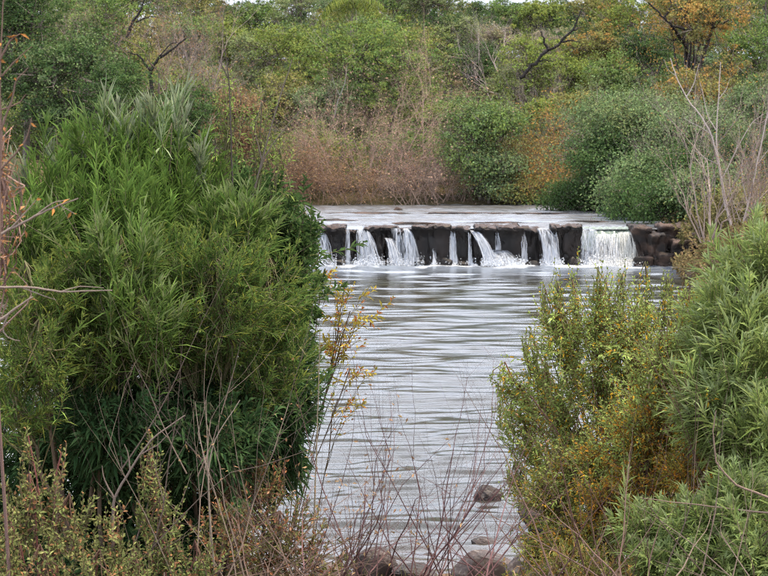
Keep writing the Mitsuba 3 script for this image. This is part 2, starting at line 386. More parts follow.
# ------------------------------------------------------------------ cascades
def cascade(name, label, top, bot, n, z0=1.44, z1=0.0, v=0.55, y0=64.3, splash=0, wid=0.015, white=(0.52, 0.55, 0.59), jet=0.0, stagger=0.55, upow=1.0, seed=0, parts=()):
    """strands of falling water from the photo columns top = (a, b) at the lip to bot = (a, b) at the pool"""
    r = np.random.default_rng(seed + 500)
    key = numbered('cascade')
    m = Mesh()
    k = 9
    u = r.random(n) ** upow
    xa, xb = LX(top[0] + (top[1] - top[0]) * u), LX(bot[0] + (bot[1] - bot[0]) * np.clip(u + r.normal(0, .14, n), 0, 1))
    s0 = np.where(r.random(n) < stagger, r.random(n) * .7, 0)
    s1 = np.where(r.random(n) < .5, .35 + .65 * r.random(n), 1)
    s1 = np.maximum(s1, s0 + .2)
    s = s0[:, None] + (s1 - s0)[:, None] * np.linspace(0, 1, k)           # fraction of the fall time
    x = xa[:, None] + (xb - xa)[:, None] * s + r.normal(0, .016, (n, k)).cumsum(1) * .8
    z = z0 + (z1 - z0) * s ** 2 * .82 + (z1 - z0) * s * .18
    y = y0 + .12 - v * s - r.random((n, 1)) * .18 + r.normal(0, .01, (n, k))
    w = wid * (0.4 + r.random((n, 1)) * 1.0) * (0.5 + 0.9 * np.sin(np.pi * np.linspace(.12, .95, k)))
    ang = r.normal(0, .8, (n, 1))
    dx, dy = np.cos(ang) * w / 2, np.sin(ang) * w / 2
    V = np.stack([np.stack([x - dx, y - dy, z], -1), np.stack([x + dx, y + dy, z], -1)], 2)
    I, J = np.meshgrid(np.arange(n), np.arange(k - 1), indexing='ij')
    q = (I * k + J) * 2
    f = np.concatenate([np.stack([q, q + 1, q + 3], -1).reshape(-1, 3), np.stack([q, q + 3, q + 2], -1).reshape(-1, 3)])
    m.add(V, f, np.asarray(white) * (1 - 0.12 * r.random((n, 1, 1, 1)) * np.ones((n, k, 2, 1))).reshape(-1, 1))
    m.put(key + '__strands', 'white_water_material')
    tag(key + '__strands', kind='stuff')
    a_, b_ = max(int(abs(top[1] - top[0]) * 2.5), 6), 16
    for h in range(2 if top[1] - top[0] > 4 else 1):
        U, Sg = np.meshgrid(np.linspace(0, 1, a_), np.linspace(0, 1, b_), indexing='ij')
        ua = np.clip(U, 0, 1) ** (1 if upow == 1 else .8)
        X = LX(top[0] - 1) + (LX(top[1] + 1) - LX(top[0] - 1)) * ua
        X = X + ((LX(bot[0] - 1) + (LX(bot[1] + 1) - LX(bot[0] - 1)) * ua) - X) * Sg
        X = X + .05 * Sg * (meshkit.fbm(np.stack([U * 5, Sg * 3, U * 0 + seed + h * 9], -1), 3) - .5)
        Z = z0 + .02 + (z1 - z0 - .02) * (Sg ** 2 * .82 + Sg * .18)
        Y = y0 + .14 - v * Sg - .09 * h * (.3 + Sg) + .14 * (meshkit.fbm(np.stack([U * (bot[1] - bot[0]) * .35, Sg * 1.2, U * 0 + seed * 3 + h * 5], -1), 3) - .5)
        i2, j2 = np.meshgrid(np.arange(a_ - 1), np.arange(b_ - 1), indexing='ij')
        q = np.stack([i2 * b_ + j2, (i2 + 1) * b_ + j2, (i2 + 1) * b_ + j2 + 1, i2 * b_ + j2 + 1], -1).reshape(-1, 4)
        V = np.stack([X, Y, Z], -1).reshape(-1, 3)
        scene[key + ('__veil' if h == 0 else '__veil_001')] = mikit.ply((V, np.vstack([q[:, [0, 1, 2]], q[:, [0, 2, 3]]])), 'veil_material', smooth=True, uv=np.stack([U, Sg], -1).reshape(-1, 2), color=np.tile(np.asarray(white) * 1.06, (len(V), 1)))
    if splash:
        sp = Mesh()
        c = np.stack([LX(bot[0] - 4 + (bot[1] - bot[0] + 8) * r.random(splash)), y0 - v - .05 + r.normal(0, .2, splash), np.abs(r.normal(0, .15, splash)) + .005], -1)
        sz = .012 + .03 * r.random(splash) ** 2
        d = unit(r.normal(0, 1, (splash, 3)))
        flakes(sp, c, d, unit(r.normal(0, 1, (splash, 3))), sz * 2, sz * 1.6, np.tile(np.asarray(white), (splash, 1)))
        sp.put(key + '__splash', 'white_water_material'); tag(key + '__splash', kind='stuff')
    return tag(key, label, 'cascade', kind='thing')


CAS = [((312, 322), (318, 333), 90, 400, 'leftmost cascade, half hidden behind the left bush, ending in a white splash', .6, {}),
       ((346, 349), (346, 350), 34, 60, 'thin straight thread of water third of the block widths from the left bush', .35, {}),
       ((357, 365), (358, 381), 170, 300, 'white fan-shaped cascade left of the middle, widest at its foot', .6, {}),
       ((384, 391), (391, 403), 110, 220, 'slanting white cascade just right of the fan-shaped one', .6, dict(z0=1.05)),
       ((391, 401), (392, 402), 46, 0, 'pale veil of water sliding down behind the slanting cascade', .2, dict(wid=.02)),
       ((403, 408), (403, 420), 85, 200, 'narrow cascade flaring at its foot, left of the widest dark rock face', .5, {}),
       ((433, 435), (433, 436), 12, 30, 'faint thread of water in the middle of the widest dark rock face', .62, dict(z0=.9, wid=.02)),
       ((451, 456), (449, 458), 40, 60, 'faint grey veil right of the widest dark rock face', .4, dict(wid=.022)),
       ((468, 470), (469, 472), 14, 30, 'hair-thin thread of water just left of the arching cascade', .45, dict(wid=.02)),
       ((470, 477), (484, 497), 150, 380, 'white arching cascade in the centre that leaps to the right', .9, dict(z0=1.36)),
       ((488, 503), (492, 520), 120, 520, 'low white tumbling water right of the arching cascade', .8, dict(z0=.62)),
       ((496, 498), (496, 500), 14, 0, 'thin trickle above the low tumbling water', .35, dict(z1=.6)),
       ((522, 525), (523, 527), 22, 40, 'thin thread of water between the two blocks right of the tumbling water', .3, {}),
       ((538, 549), (543, 559), 120, 220, 'cascade of broken strands second from the broad curtain', .65, {}),
       ((553, 556), (555, 559), 24, 60, 'thin thread beside the cascade of broken strands, next to the curtain', .5, {}),
       ((620, 632), (619, 637), 170, 420, 'ragged white right edge of the broad curtain, next to the brown outcrop', .62, dict(z0=1.30, wid=.02, white=(.62, .62, .58))),
       ((582, 598), (581, 600), 90, 300, 'thin bluish left part of the broad curtain of water', .42, dict(z0=1.38)),
       ((595, 624), (591, 628), 300, 900, 'dense white middle of the broad curtain at the right end of the ledge', .55, dict(z0=1.22, wid=.02, white=(.64, .65, .65)))]
for i, (t, b, n, s, lab, v, kw) in enumerate(CAS):
    key = cascade('cascade', lab, t, b, int(n * .4), v=v, splash=int(s * 2.2), seed=i, **kw)
# the smooth lip of the broad curtain
lx, ls = np.linspace(LX(580), LX(634), 40), np.linspace(0, 1, 12)
LXX, LS = np.meshgrid(lx, ls, indexing='ij')
rag = .55 + .9 * meshkit.fbm(np.stack([LXX * 2.3, LXX * 0, LXX * 0], -1), 3, seed=5)
lz = 1.50 - .75 * LS ** 2 * rag + .03 * np.sin(LXX * 9) * LS + .02 * np.sin(LXX * 23 + 1)
V = np.stack([LXX, 64.95 - .75 * LS + .03 * np.sin(LXX * 14) * LS, lz], -1).reshape(-1, 3)
i_, j_ = np.meshgrid(np.arange(39), np.arange(11), indexing='ij')
q_ = np.stack([i_ * 12 + j_, i_ * 12 + j_ + 1, (i_ + 1) * 12 + j_ + 1, (i_ + 1) * 12 + j_], -1).reshape(-1, 4)
scene['lip_water_material'] = {'type': 'twosided', 'bsdf': {'type': 'roughplastic', 'int_ior': 1.33, 'alpha': 0.08, 'diffuse_reflectance': {'type': 'rgb', 'value': [.13, .16, .13]}}}
scene[key + '__glassy_lip'] = mikit.ply((V, np.vstack([q_[:, [0, 1, 2]], q_[:, [0, 2, 3]]])), 'lip_water_material', smooth=True)
labels[key + '__glassy_lip'] = {'label': 'smooth greenish water bending over the lip of the curtain'}


# ------------------------------------------------------------------ trees of the background
PAL_GAIN = 1.45
PAL = {'green': ((.052, .090, .026), (.088, .118, .030)), 'dark': ((.024, .046, .016), (.042, .066, .021)), 'yellow': ((.112, .130, .028), (.080, .112, .026)),
       'olive': ((.115, .105, .034), (.095, .100, .030)), 'orange': ((.30, .165, .045), (.20, .14, .042)), 'pale': ((.105, .125, .052), (.085, .105, .038)),
       'bare': ((.15, .125, .075), (.12, .12, .06)), 'rust': ((.19, .115, .06), (.15, .10, .055)), 'pink': ((.27, .18, .13), (.25, .17, .12)), 'grey': ((.062, .095, .040), (.090, .120, .050))}


def leafcols(n, kind, r, clump=None, var=.15):
    a, b = PAL[kind]
    t = r.random((n, 1)) if clump is None else np.clip(clump + r.normal(0, .25, (n, 1)), 0, 1)
    c = (np.asarray(a) * (1 - t) + np.asarray(b) * t) * (PAL_GAIN if kind not in ('orange', 'rust', 'pink') else 1.1)
    return c * np.exp(r.normal(0, var, (n, 1))) * np.exp(r.normal(0, .05, (n, 3)))


def grow(start, d, length, levels, r, m, col, rad, kids=(4, 7), spread=.75, up=.25, sides=(6, 4, 3, 3, 3), shrink=.58, bend=.18, keep=None, frac=(.35, 1.0), taper=.45, jit=.03):
    """recursive limbs: adds tubes to the mesh, returns the tips of the last level"""
    S, Dn, Ln, Rd = np.array([start], float), unit(np.array([d], float)), np.array([length]), np.array([rad])
    for lev in range(levels):
        n = len(S)
        k = 5 if lev < 2 else 3
        t = np.linspace(0, 1, k)
        side = r.normal(0, 1, (n, 3)) * bend
        P = S[:, None] + Ln[:, None, None] * (Dn[:, None] * t[:, None] + (side[:, None] + np.array([0, 0, up * .35])) * (t ** 2)[:, None])
        if k == 5:
            P[:, 1:-1] += r.normal(0, jit, (n, 3, 3)) * Ln[:, None, None]
        tubes(m, P, Rd[:, None] * (1 - (1 - taper) * t), col * np.exp(r.normal(0, .12, (n, 1))), sides[min(lev, len(sides) - 1)])
        if keep is not None:
            keep.append(P)
        if lev == levels - 1:
            return P[:, -1], unit(P[:, -1] - P[:, -2])
        c = r.integers(kids[0], kids[1] + 1)
        q = frac[0] + (frac[1] - frac[0]) * r.random((n, c)); q[:, 0] = 1.0
        seg = q * (k - 1); i0 = np.minimum(seg.astype(int), k - 2); fr = (seg - i0)[..., None]
        ar = np.arange(n)[:, None]
        S2 = P[ar, i0] * (1 - fr) + P[ar, i0 + 1] * fr
        tan = unit(P[ar, i0 + 1] - P[ar, i0])
        Dn = unit(tan + r.normal(0, spread, (n, c, 3)) + [0, 0, up]).reshape(-1, 3)
        S = S2.reshape(-1, 3)
        Ln = (Ln[:, None] * shrink * (.7 + .6 * r.random((n, c)))).ravel()
        Rd = (Rd[:, None] * np.where(q > .98, .6, .5) * (1 - .35 * q)).ravel()


def crown(m, lobes, n, kind, r, L, W, accent=None, front=.6, size=.5):
    """leaf flakes in clumps through the outer part of ellipsoid lobes: lobes (k, 6) = centre, radii"""
    lobes = np.asarray(lobes, float)
    wt = (lobes[:, 3] * lobes[:, 5]); wt = wt / wt.sum()
    nc = max(n // 26, 8)
    li = r.choice(len(lobes), nc * 3, p=wt)
    d = unit(r.normal(0, 1, (nc * 3, 3)))
    ok = r.random(nc * 3) < np.clip(.15 + .85 * np.clip(front * -d[:, 1] + .9 * d[:, 2] + .35, 0, 1), 0, 1)
    li, d = li[ok][:nc], d[ok][:nc]
    nc = len(li)
    rad = (1 - np.abs(r.normal(0, .14, nc)) + np.where(r.random(nc) < .2, r.exponential(.30, nc), 0))[:, None]
    cc = lobes[li, :3] + d * lobes[li, 3:] * rad + r.normal(0, .12, (nc, 3))
    ci = r.integers(0, nc, n)
    sz = size * (.35 + 1.3 * r.random(nc) ** 2)[ci][:, None]
    p = cc[ci] + r.normal(0, 1, (n, 3)) * sz * [1, 1, .6]
    out = unit(d[ci] + [0, 0, .5])
    up = unit(out + r.normal(0, .34, (n, 3)))
    dd = unit(np.cross(up, r.normal(0, 1, (n, 3))) - [0, 0, .3])
    cl = r.random((nc, 1))
    C = leafcols(n, kind, r, cl[ci]) * np.exp(r.normal(0, .12, (nc, 1)))[ci]
    if accent:
        am = r.random(nc) < accent[1]
        C = np.where(am[ci][:, None], leafcols(n, accent[0], r), C)
    flakes(m, p, dd, up, L * (.7 + .6 * r.random(n)), W * (.7 + .6 * r.random(n)), C)


def tree(px, top, wpx, D, kind, label, n=7000, name=None, group=None, hfrac=.8, lobes=16, accent=None, bark=(.11, .09, .075), flat=.75, leaf=None, dx=0.0, low=False, twigs=220, seed=None):
    r = np.random.default_rng(seed if seed is not None else int(px * 7 + D * 131 + top * 17) % 99991)
    key = numbered(name or {'orange': 'autumn_tree', 'rust': 'autumn_tree'}.get(kind, 'leafy_tree'))
    tp = at(px, top, D)
    W = wpx / F * D * (1.12 if not low else 1.0)
    g = float(ground(tp[0] + dx, D))
    H = max(tp[2] - g, 2.0)
    base = np.array([tp[0] + dx, D + .2, g - .15])
    ch = H * hfrac if not low else H * .95
    cz = g + H - ch / 2
    L = leaf or (.08 + .0009 * D)
    # lobes over the crown
    lb = []
    for i in range(lobes):
        a, e = r.random() * 6.283, r.random()
        rr = (.62 if not low else .80) * math.sqrt(r.random()) if i else 0
        x, y = W / 2 * rr * math.cos(a), W / 2 * rr * math.sin(a) * .8
        z = (ch / 2) * ((1 - rr ** 2) ** .5 * (.2 + .55 * r.random()) * (1 if r.random() < .6 else -.9))
        q = W * (.12 + .15 * r.random())
        lb.append([tp[0] + x, D + y, cz + z - .05 * ch, q, q, min(q * flat * (.75 + .6 * r.random()), ch * .42)])
    lb = np.array(lb)
    over = (lb[:, 2] + lb[:, 5]).max() - (g + H)
    lb[:, 2] -= over
    m = Mesh()
    bark = np.asarray(bark)
    th = cz - ch * .3
    fork = np.array([tp[0] + dx * .4, D + .1, max(th, g + .5)])
    rt = .05 + .016 * H
    tubes(m, wobble(bez(base, (base + fork) / 2 + [r.normal(0, .3), 0, 0], fork, 6), .05, r), np.linspace(rt, rt * .7, 6), bark, 7)
    k = len(lb)
    P = np.stack([wobble(bez(fork, (fork + l[:3]) / 2 + [r.normal(0, .3), r.normal(0, .3), .2], l[:3] + [0, 0, l[5] * .3], 6), .06, r) for l in lb])
    tubes(m, P, np.linspace(rt * .55, .025, 6)[None].repeat(k, 0), bark * np.exp(r.normal(0, .1, (k, 1))), 5)
    # twigs out of the limb ends into the lobes
    q = np.repeat(np.arange(k), 9)
    e = lb[q, :3] + unit(r.normal(0, 1, (len(q), 3)) + [0, -.2, .2]) * lb[q, 3:] * .95
    s = P[q, 4]
    tubes(m, np.stack([s, (s + e) / 2 + r.normal(0, .15, e.shape), e], 1), [.035, .022, .008], bark, 3)
    if twigs:
        q = r.integers(0, len(e), twigs)
        e2 = e[q] + unit(r.normal(0, 1, (twigs, 3)) + [0, -.1, .5]) * (W * .09 * (.4 + r.random((twigs, 1))))
        tubes(m, np.stack([(s[q] + e[q]) / 2 + (e - s)[q] * r.random((twigs, 1)) * .4, e2], 1), [.018, .007], np.array([.24, .20, .165]), 3)
    m.put(key + '__trunk', 'bark_material', smooth=True)
    c = Mesh()
    crown(c, lb, n, kind, r, L, L * .52, accent, size=.5 if low else .32)
    c.put(key + '__crown', 'matte_leaf_material')
    tag(key, label, 'tree', group)
    tag(key + '__crown', kind='stuff')
    return key


def bare_tree(px, top, base_py, wpx, D, col, label, name='bare_tree', stems=3, levels=5, kids=(4, 6), leaves=None, group=None, rad=.06, spread=.55, up=.35, cat='tree', n=600, lean=(0, 0), seed=None, lsz=.17, wide=.25):
    r = np.random.default_rng(seed if seed is not None else int(px * 11 + D * 37 + top) % 99991)
    key = numbered(name)
    tp = at(px, top, D)
    g = float(ground(tp[0], D)) if base_py is None else at(px, base_py, D)[2]
    H = tp[2] - g
    W = wpx / F * D
    tips = []
    m = Mesh()
    for i in range(stems):
        o = (i - (stems - 1) / 2) / max(stems, 1)
        st = np.array([tp[0] + o * W * wide, D + r.normal(0, W * .08) * (1 if wide < .5 else 1.6), g - .1])
        d = np.array([o * W / H * (1.1 if wide < .5 else .5) + lean[0] + r.normal(0, .1 if wide < .5 else .35), r.normal(0, .15) + lean[1], 1.0])
        dome = 1 if wide < .5 else 1.12 - .75 * o * o * 4 * .55
        t, _ = grow(st, d, H * (.52 if wide < .5 else .74) * dome * (.8 + .3 * r.random()), levels, r, m, np.asarray(col), rad * (.7 + .5 * r.random()), kids, spread, up, shrink=.60)
        tips.append(t)
    m.put(key + '__branches', 'bark_material')
    tag(key + '__branches', kind='stuff')
    tips = np.vstack(tips)
    if leaves:
        q = r.integers(0, len(tips), n)
        c = Mesh()
        p = tips[q] + r.normal(0, .14, (n, 3))
        flakes(c, p, r.normal(0, 1, (n, 3)), r.normal(0, 1, (n, 3)) + [0, 0, .6], lsz * (.7 + .6 * r.random(n)), lsz * .5, leafcols(n, leaves, r))
        c.put(key + '__leaves', 'matte_leaf_material'); tag(key + '__leaves', kind='stuff')
    return tag(key, label, cat, group)


TREES = [
 # skyline and upper slope
 (470, 0, 56, 172, 'dark', 'dark green tree on the skyline just left of the sky gap', {}),
 (505, -1, 62, 178, 'green', 'green tree on the skyline under the sky gap, left of the palest one', {}),
 (538, -2, 58, 176, 'yellow', 'yellow-green tree on the skyline in the middle of the sky gap', {}),
 (568, -1, 58, 180, 'dark', 'dark tree on the skyline above the dead leaning limb', {}),
 (598, -8, 62, 168, 'olive', 'olive tree on the skyline closing the sky gap on the right', {}),
 (436, -20, 60, 165, 'pale', 'pale green tree on the skyline left of the sky gap', {}),
 (398, -22, 70, 168, 'green', 'green tree at the top edge right of the palm', {}),
 (300, -20, 80, 165, 'pale', 'pale green tree at the top edge left of the palm', {}),
 (255, -8, 70, 172, 'green', 'green tree at the top edge right of the small sky gap', {}),
 (222, 2, 50, 176, 'dark', 'dark tree under the small sky gap at the upper left', {}),
 (186, -14, 70, 170, 'olive', 'olive tree at the top edge left of the small sky gap', {}),
 (130, -30, 90, 160, 'green', 'green tree at the top edge behind the bare dark-limbed tree', {}),
 (60, -40, 110, 155, 'pale', 'pale tree at the top edge behind the dark left trees', {}),
 (-10, -40, 110, 150, 'green', 'green tree at the top left corner behind the leaning stems', {}),
 # middle slope
 (158, 14, 90, 150, 'olive', 'olive tree behind the dark-limbed bare tree at the upper left', dict(n=9000)),
 (196, 16, 70, 148, 'green', 'green tree between the dark-limbed bare tree and the bright green crown', dict(n=8000)),
 (452, 18, 62, 150, 'pale', 'pale green tree on the upper slope right of the domed tree', dict(twigs=300)),
 (500, 26, 66, 152, 'bare', 'greyish half-bare tree on the upper slope below the skyline', dict(n=3200, twigs=1200, bark=(.24, .19, .16))),
 (476, 42, 58, 140, 'dark', 'dark crown right of the domed tree, half way up the slope', {}),
 (548, 26, 60, 150, 'bare', 'greyish pink half-bare tree behind the dead leaning limb', dict(n=2600, twigs=1400, bark=(.24, .18, .16))),
 (520, 58, 62, 132, 'pale', 'pale green crown left of the foot of the dead leaning limb', dict(twigs=400)),
 (568, 58, 60, 128, 'yellow', 'yellow-green crown right of the dead leaning limb', {}),
 (590, 22, 74, 138, 'olive', 'tall olive-yellow tree right of the dead leaning limb', dict(accent=('orange', .12))),
 (624, -10, 84, 140, 'yellow', 'yellow-green tree at the top edge left of the orange crown', dict(accent=('orange', .15))),
 (650, 20, 80, 128, 'dark', 'dark green tree behind the orange crown', {}),
 (700, -30, 110, 140, 'green', 'green tree at the top edge behind the orange crown', {}),
 (770, -40, 110, 135, 'green', 'green tree in the top right corner', {}),
 (620, 52, 86, 118, 'green', 'rounded mid-green tree half way up the right slope', dict(accent=('pale', .25))),
 (576, 92, 66, 116, 'olive', 'olive crown above the orange shrubs on the far shore', {}),
 (540, 100, 62, 114, 'yellow', 'yellow-green crown above the brownish shore shrub', {}),
 (300, 26, 84, 130, 'yellow', 'yellow-green crown forming the left shoulder of the domed tree', {}),
 (262, 34, 70, 136, 'pale', 'pale green crown left of the domed tree', dict(twigs=300)),
 (262, 88, 70, 114, 'green', 'green crown behind the thin saplings at the left', {}),
 (224, 26, 60, 140, 'yellow', 'bright green crown below the small sky gap', {}),
 (212, 62, 60, 126, 'bare', 'pinkish half-bare crown behind the top of the left bush', dict(n=2200, twigs=1500, bark=(.26, .17, .13), accent=('orange', .3))),
 (322, 84, 70, 112, 'grey', 'grey-green tree with a pale trunk left below the domed tree', dict(bark=(.30, .28, .24), hfrac=.7)),
 (432, 100, 60, 113, 'yellow', 'bright green small tree right below the domed tree', {}),
 # near slope and far shore
 (104, -14, 92, 118, 'green', 'bright green tree at the top left between dark and bare trees', dict(n=9000)),
 (22, -22, 110, 98, 'dark', 'dark green tree at the left edge of the far bank', dict(n=13000, lobes=24)),
 (72, 30, 118, 96, 'dark', 'broad dark green tree above the left bush', dict(n=14000, lobes=26, accent=('grey', .25))),
 (120, 60, 90, 92, 'dark', 'dark shaded crown right of the broad dark tree', {}),
 (178, 84, 96, 98, 'dark', 'dark crown low behind the silvery tips of the left bush', dict(n=8000)),
 (228, 92, 70, 104, 'rust', 'low rusty crown behind the left bush', dict(low=True)),
 (372, 12, 176, 116, 'green', 'large domed tree in the middle of the hillside', dict(n=22000, lobes=34, hfrac=.72, accent=('yellow', .3), bark=(.04, .034, .03))),
 (482, 98, 84, 102.5, 'green', 'rounded green tree on the far shore right of the pinkish shrubs', dict(n=12000, low=True, lobes=24, accent=('grey', .4), twigs=600)),
 (490, 150, 60, 101.4, 'grey', 'low grey-green bush at the waterline under the rounded green shore tree', dict(low=True, n=4500, lobes=14, twigs=500)),
 (575, 186, 56, 89, 'dark', 'dark ragged bush leaning over the upper river farthest from the curtain', dict(low=True, n=5000)),
 (626, 198, 52, 79, 'grey', 'grey-green ragged bush trailing to the upper river near the curtain', dict(low=True, n=5000)),
 (690, 150, 70, 74, 'dark', 'dark crown behind the pale bare stems, above the outcrop', dict(low=True, n=7000, lobes=18)),
 (462, 104, 70, 112, 'pale', 'pale green tree behind the pinkish shrubs', {}),
 (690, -22, 140, 104, 'olive', 'orange and yellow leaved tree with dark limbs at the upper right', dict(n=9000, accent=('orange', .5), bark=(.035, .028, .025), lobes=12)),
 (752, 20, 90, 112, 'green', 'green tree at the right edge below the corner tree', {}),
 (700, 66, 90, 100, 'olive', 'olive tree behind the pale bare stems', dict(accent=('orange', .2))),
 (758, 78, 90, 92, 'grey', 'grey-green tree at the right edge behind the bare stems', dict(n=9000)),
 (610, 128, 84, 84, 'dark', 'dark leafy tree overhanging the upper river from the right bank', dict(n=10000, low=True, lobes=12)),
 (640, 90, 150, 86, 'grey', 'big grey-green tree on the right bank above the curtain of water', dict(n=19000, low=True, lobes=26, accent=('pale', .25), twigs=500)),
 (700, 110, 96, 82, 'grey', 'grey-green tree on the right bank behind the pale bare stems', dict(n=11000, low=True)),
 (668, 165, 80, 76, 'grey', 'low leafy tree hanging over the brown outcrop', dict(n=9000, low=True)),
 (600, 172, 60, 88, 'dark', 'low dark bush at the water edge under the overhanging tree', dict(n=6000, low=True)),
 (372, -24, 80, 176, 'olive', 'olive tree at the top edge straight behind the palm', {}),
 (415, -18, 66, 180, 'dark', 'dark tree at the top edge between the palm and the sky gap', {}),
 (340, -26, 70, 182, 'green', 'green tree at the top edge behind the fronds of the palm', {}),
 (165, -26, 70, 178, 'pale', 'pale tree at the top edge straight above the dark-limbed bare tree', {}),
 (735, -26, 110, 165, 'green', 'green tree high at the top edge near the right corner, behind the others', {}),
 (790, -20, 100, 158, 'pale', 'pale tree high at the right edge behind the corner tree', {}),
 (668, 190, 60, 69, 'dark', 'low dark bush directly on top of the brown outcrop', dict(low=True, n=5000)),
 (705, 196, 60, 66, 'grey', 'low grey-green bush right of the top of the brown outcrop', dict(low=True, n=5000)),
 (640, 196, 50, 73, 'dark', 'low dark bush at the upper river left of the outcrop', dict(low=True, n=4500)),
 (735, 205, 60, 62, 'olive', 'low olive bush on the right bank behind the brownish undergrowth', dict(low=True, n=4500)),
 (525, 178, 50, 101.2, 'olive', 'low olive bush at the waterline left of the orange shrubs', dict(low=True, n=3500)),
 (740, 140, 90, 72, 'dark', 'dark leafy tree low at the right edge behind the dry twigs', dict(n=8000, low=True)),
]
for (px, top, w, D, kind, lab, kw) in TREES:
    kw = dict(kw)
    kw['n'] = int(kw.get('n', 6500) * 1.5)
    tree(px, top, w, D, kind, lab, **kw)
# more of the wood between those, and outside the frame for the reflections
rf = np.random.default_rng(77)
WORD = {'green': 'mid-green', 'pale': 'pale grey-green', 'olive': 'olive', 'dark': 'dark green', 'grey': 'grey-green', 'yellow': 'yellow-green'}
COLS = [(-99, 90, 'above the left end of the left bush'), (90, 190, 'above the silvery shoots of the left bush'), (190, 285, 'between the left bush and the domed tree'), (285, 345, 'at the left side of the domed tree'), (345, 400, 'straight behind the domed tree'),
        (400, 455, 'at the right side of the domed tree'), (455, 520, 'above the green shore tree'), (520, 585, 'around the dead leaning limb'), (585, 650, 'above the dark overhanging tree'), (650, 715, 'below and beside the orange crown'), (715, 999, 'toward the right edge behind the bare stems')]
seen = set()
for i in range(215):
    low, crest = 75 <= i < 150, i >= 150
    D = (112 + 75 * rf.random()) if not low else 103.5 + 17 * rf.random()
    px = -420 + 1600 * rf.random() if i % 3 == 0 else -30 + 830 * rf.random()
    if crest:
        D, px = 186 + 14 * rf.random(), -20 + (i - 150) * 12.6
    kind = ['green', 'pale', 'olive', 'dark', 'grey', 'yellow'][rf.integers(6)]
    g = float(ground((px - 384) / F * D, D))
    H = (6.0 + 3.0 * rf.random()) if not low else 2.6 + 1.8 * rf.random()
    top = HZ - (g + H - CAMH) * F / D
    w = ((5.5 + 3 * rf.random()) if not low else 4 + 2.5 * rf.random()) / D * F
    if crest:
        top = 9 - 9 * rf.random() if (200 < px < 245 or 445 < px < 600) else -14 - 14 * rf.random()
    elif 190 < px < 260 or 440 < px < 605:
        top = max(top, 12)
    row = 'on the hillside crest' if crest else 'high on the hillside' if D > 150 else 'halfway up the hillside' if D > 125 else 'low on the hillside'
    lab = f"{WORD[kind]} {'shrub' if low else 'tree'} {row} {next(c for a, b, c in COLS if a <= px < b)}" if -60 < px < 830 else None
    if lab in seen:
        continue
    seen.add(lab) if lab else None
    tree(px, top, w, D, kind, lab or 'leafy tree outside the frame beside the river valley', n=(6500 if not low else 3600) if lab else 1800, group=('shrubs' if low else 'trees') + ' filling the far hillside' if lab else 'trees outside the frame',
         name='hillside_shrub' if low else 'hillside_tree', seed=900 + i, low=low)
    if low:
        k_ = [k for k in labels if k.startswith('hillside_shrub') and '__' not in k][-1]
        labels[k_]['category'] = 'shrub'

# shore shrubs: bare pinkish twigs and rusty leaves
PINK, RUST = (.27, .18, .145), (.19, .12, .08)
for px, top, w, D, col, lab, lv, n in [
    (294, 156, 84, 102.0, (.20, .125, .085), 'rusty twiggy shrub at the left end of the far shore', 'rust', 1500),
    (342, 122, 100, 103.0, PINK, 'pinkish bare shrub on the far shore left of the tallest one', 'pink', 700),
    (394, 92, 104, 104.0, PINK, 'tallest pinkish bare shrub in the middle of the far shore', 'pink', 500),
    (444, 142, 56, 102.6, PINK, 'pinkish bare shrub on the far shore right of the tallest one', 'pink', 500),
    (372, 162, 110, 101.6, (.22, .15, .115), 'low tan twiggy shrub at the water in front of the pinkish shrubs', 'rust', 700),
    (322, 164, 90, 101.2, RUST, 'low rusty twiggy shrub at the water near the left bush', 'rust', 1300),
    (424, 168, 70, 101.3, (.22, .155, .12), 'low tan shrub at the water right of the low twiggy one', 'pink', 500),
    (518, 142, 34, 102.5, (.18, .14, .08), 'brownish shrub between the green shore tree and the orange shrubs', 'olive', 2000),
    (546, 134, 46, 104.0, RUST, 'orange-leaved shrub, upper of the two on the far shore', 'orange', 2400),
    (556, 172, 60, 101.2, RUST, 'orange-leaved shrub at the water, lower of the two on the far shore', 'orange', 2000),
]:
    bare_tree(px, top, None, w, D, np.array(col), lab, name='shore_shrub', stems=15, levels=4, kids=(5, 7), leaves=lv, rad=.03, spread=.8, up=.12, wide=.75, cat='shrub', n=n)

# bare trees among the crowns
bare_tree(152, -8, None, 95, 108, (.16, .115, .095), 'pinkish bare tree with twisted dark limbs at the upper left', stems=3, levels=5, leaves='rust', n=900, rad=.13, spread=.7)
bare_tree(190, 10, None, 80, 112, (.22, .17, .15), 'pinkish bare tree right of the dark-limbed one', stems=3, levels=5, leaves='rust', n=700, rad=.09)
bare_tree(506, 20, None, 60, 136, (.27, .22, .20), 'grey bare tree above the green shore tree', stems=3, levels=5, rad=.08)
bare_tree(546, 60, None, 50, 121, (.20, .16, .14), 'thin bare tree below the dead leaning limb', stems=2, levels=5, rad=.07)
bare_tree(690, 110, None, 70, 79, (.25, .20, .17), 'grey twiggy tangle in front of the right bank trees', stems=4, levels=4, rad=.03)
bare_tree(640, 150, None, 60, 77, (.22, .18, .16), 'grey twigs on the face of the big grey-green tree', stems=3, levels=4, rad=.03)
bare_tree(610, 100, None, 60, 108, (.28, .24, .2), 'pale twiggy tree behind the overhanging dark tree', stems=3, levels=5, rad=.06)


TWIGS = {}


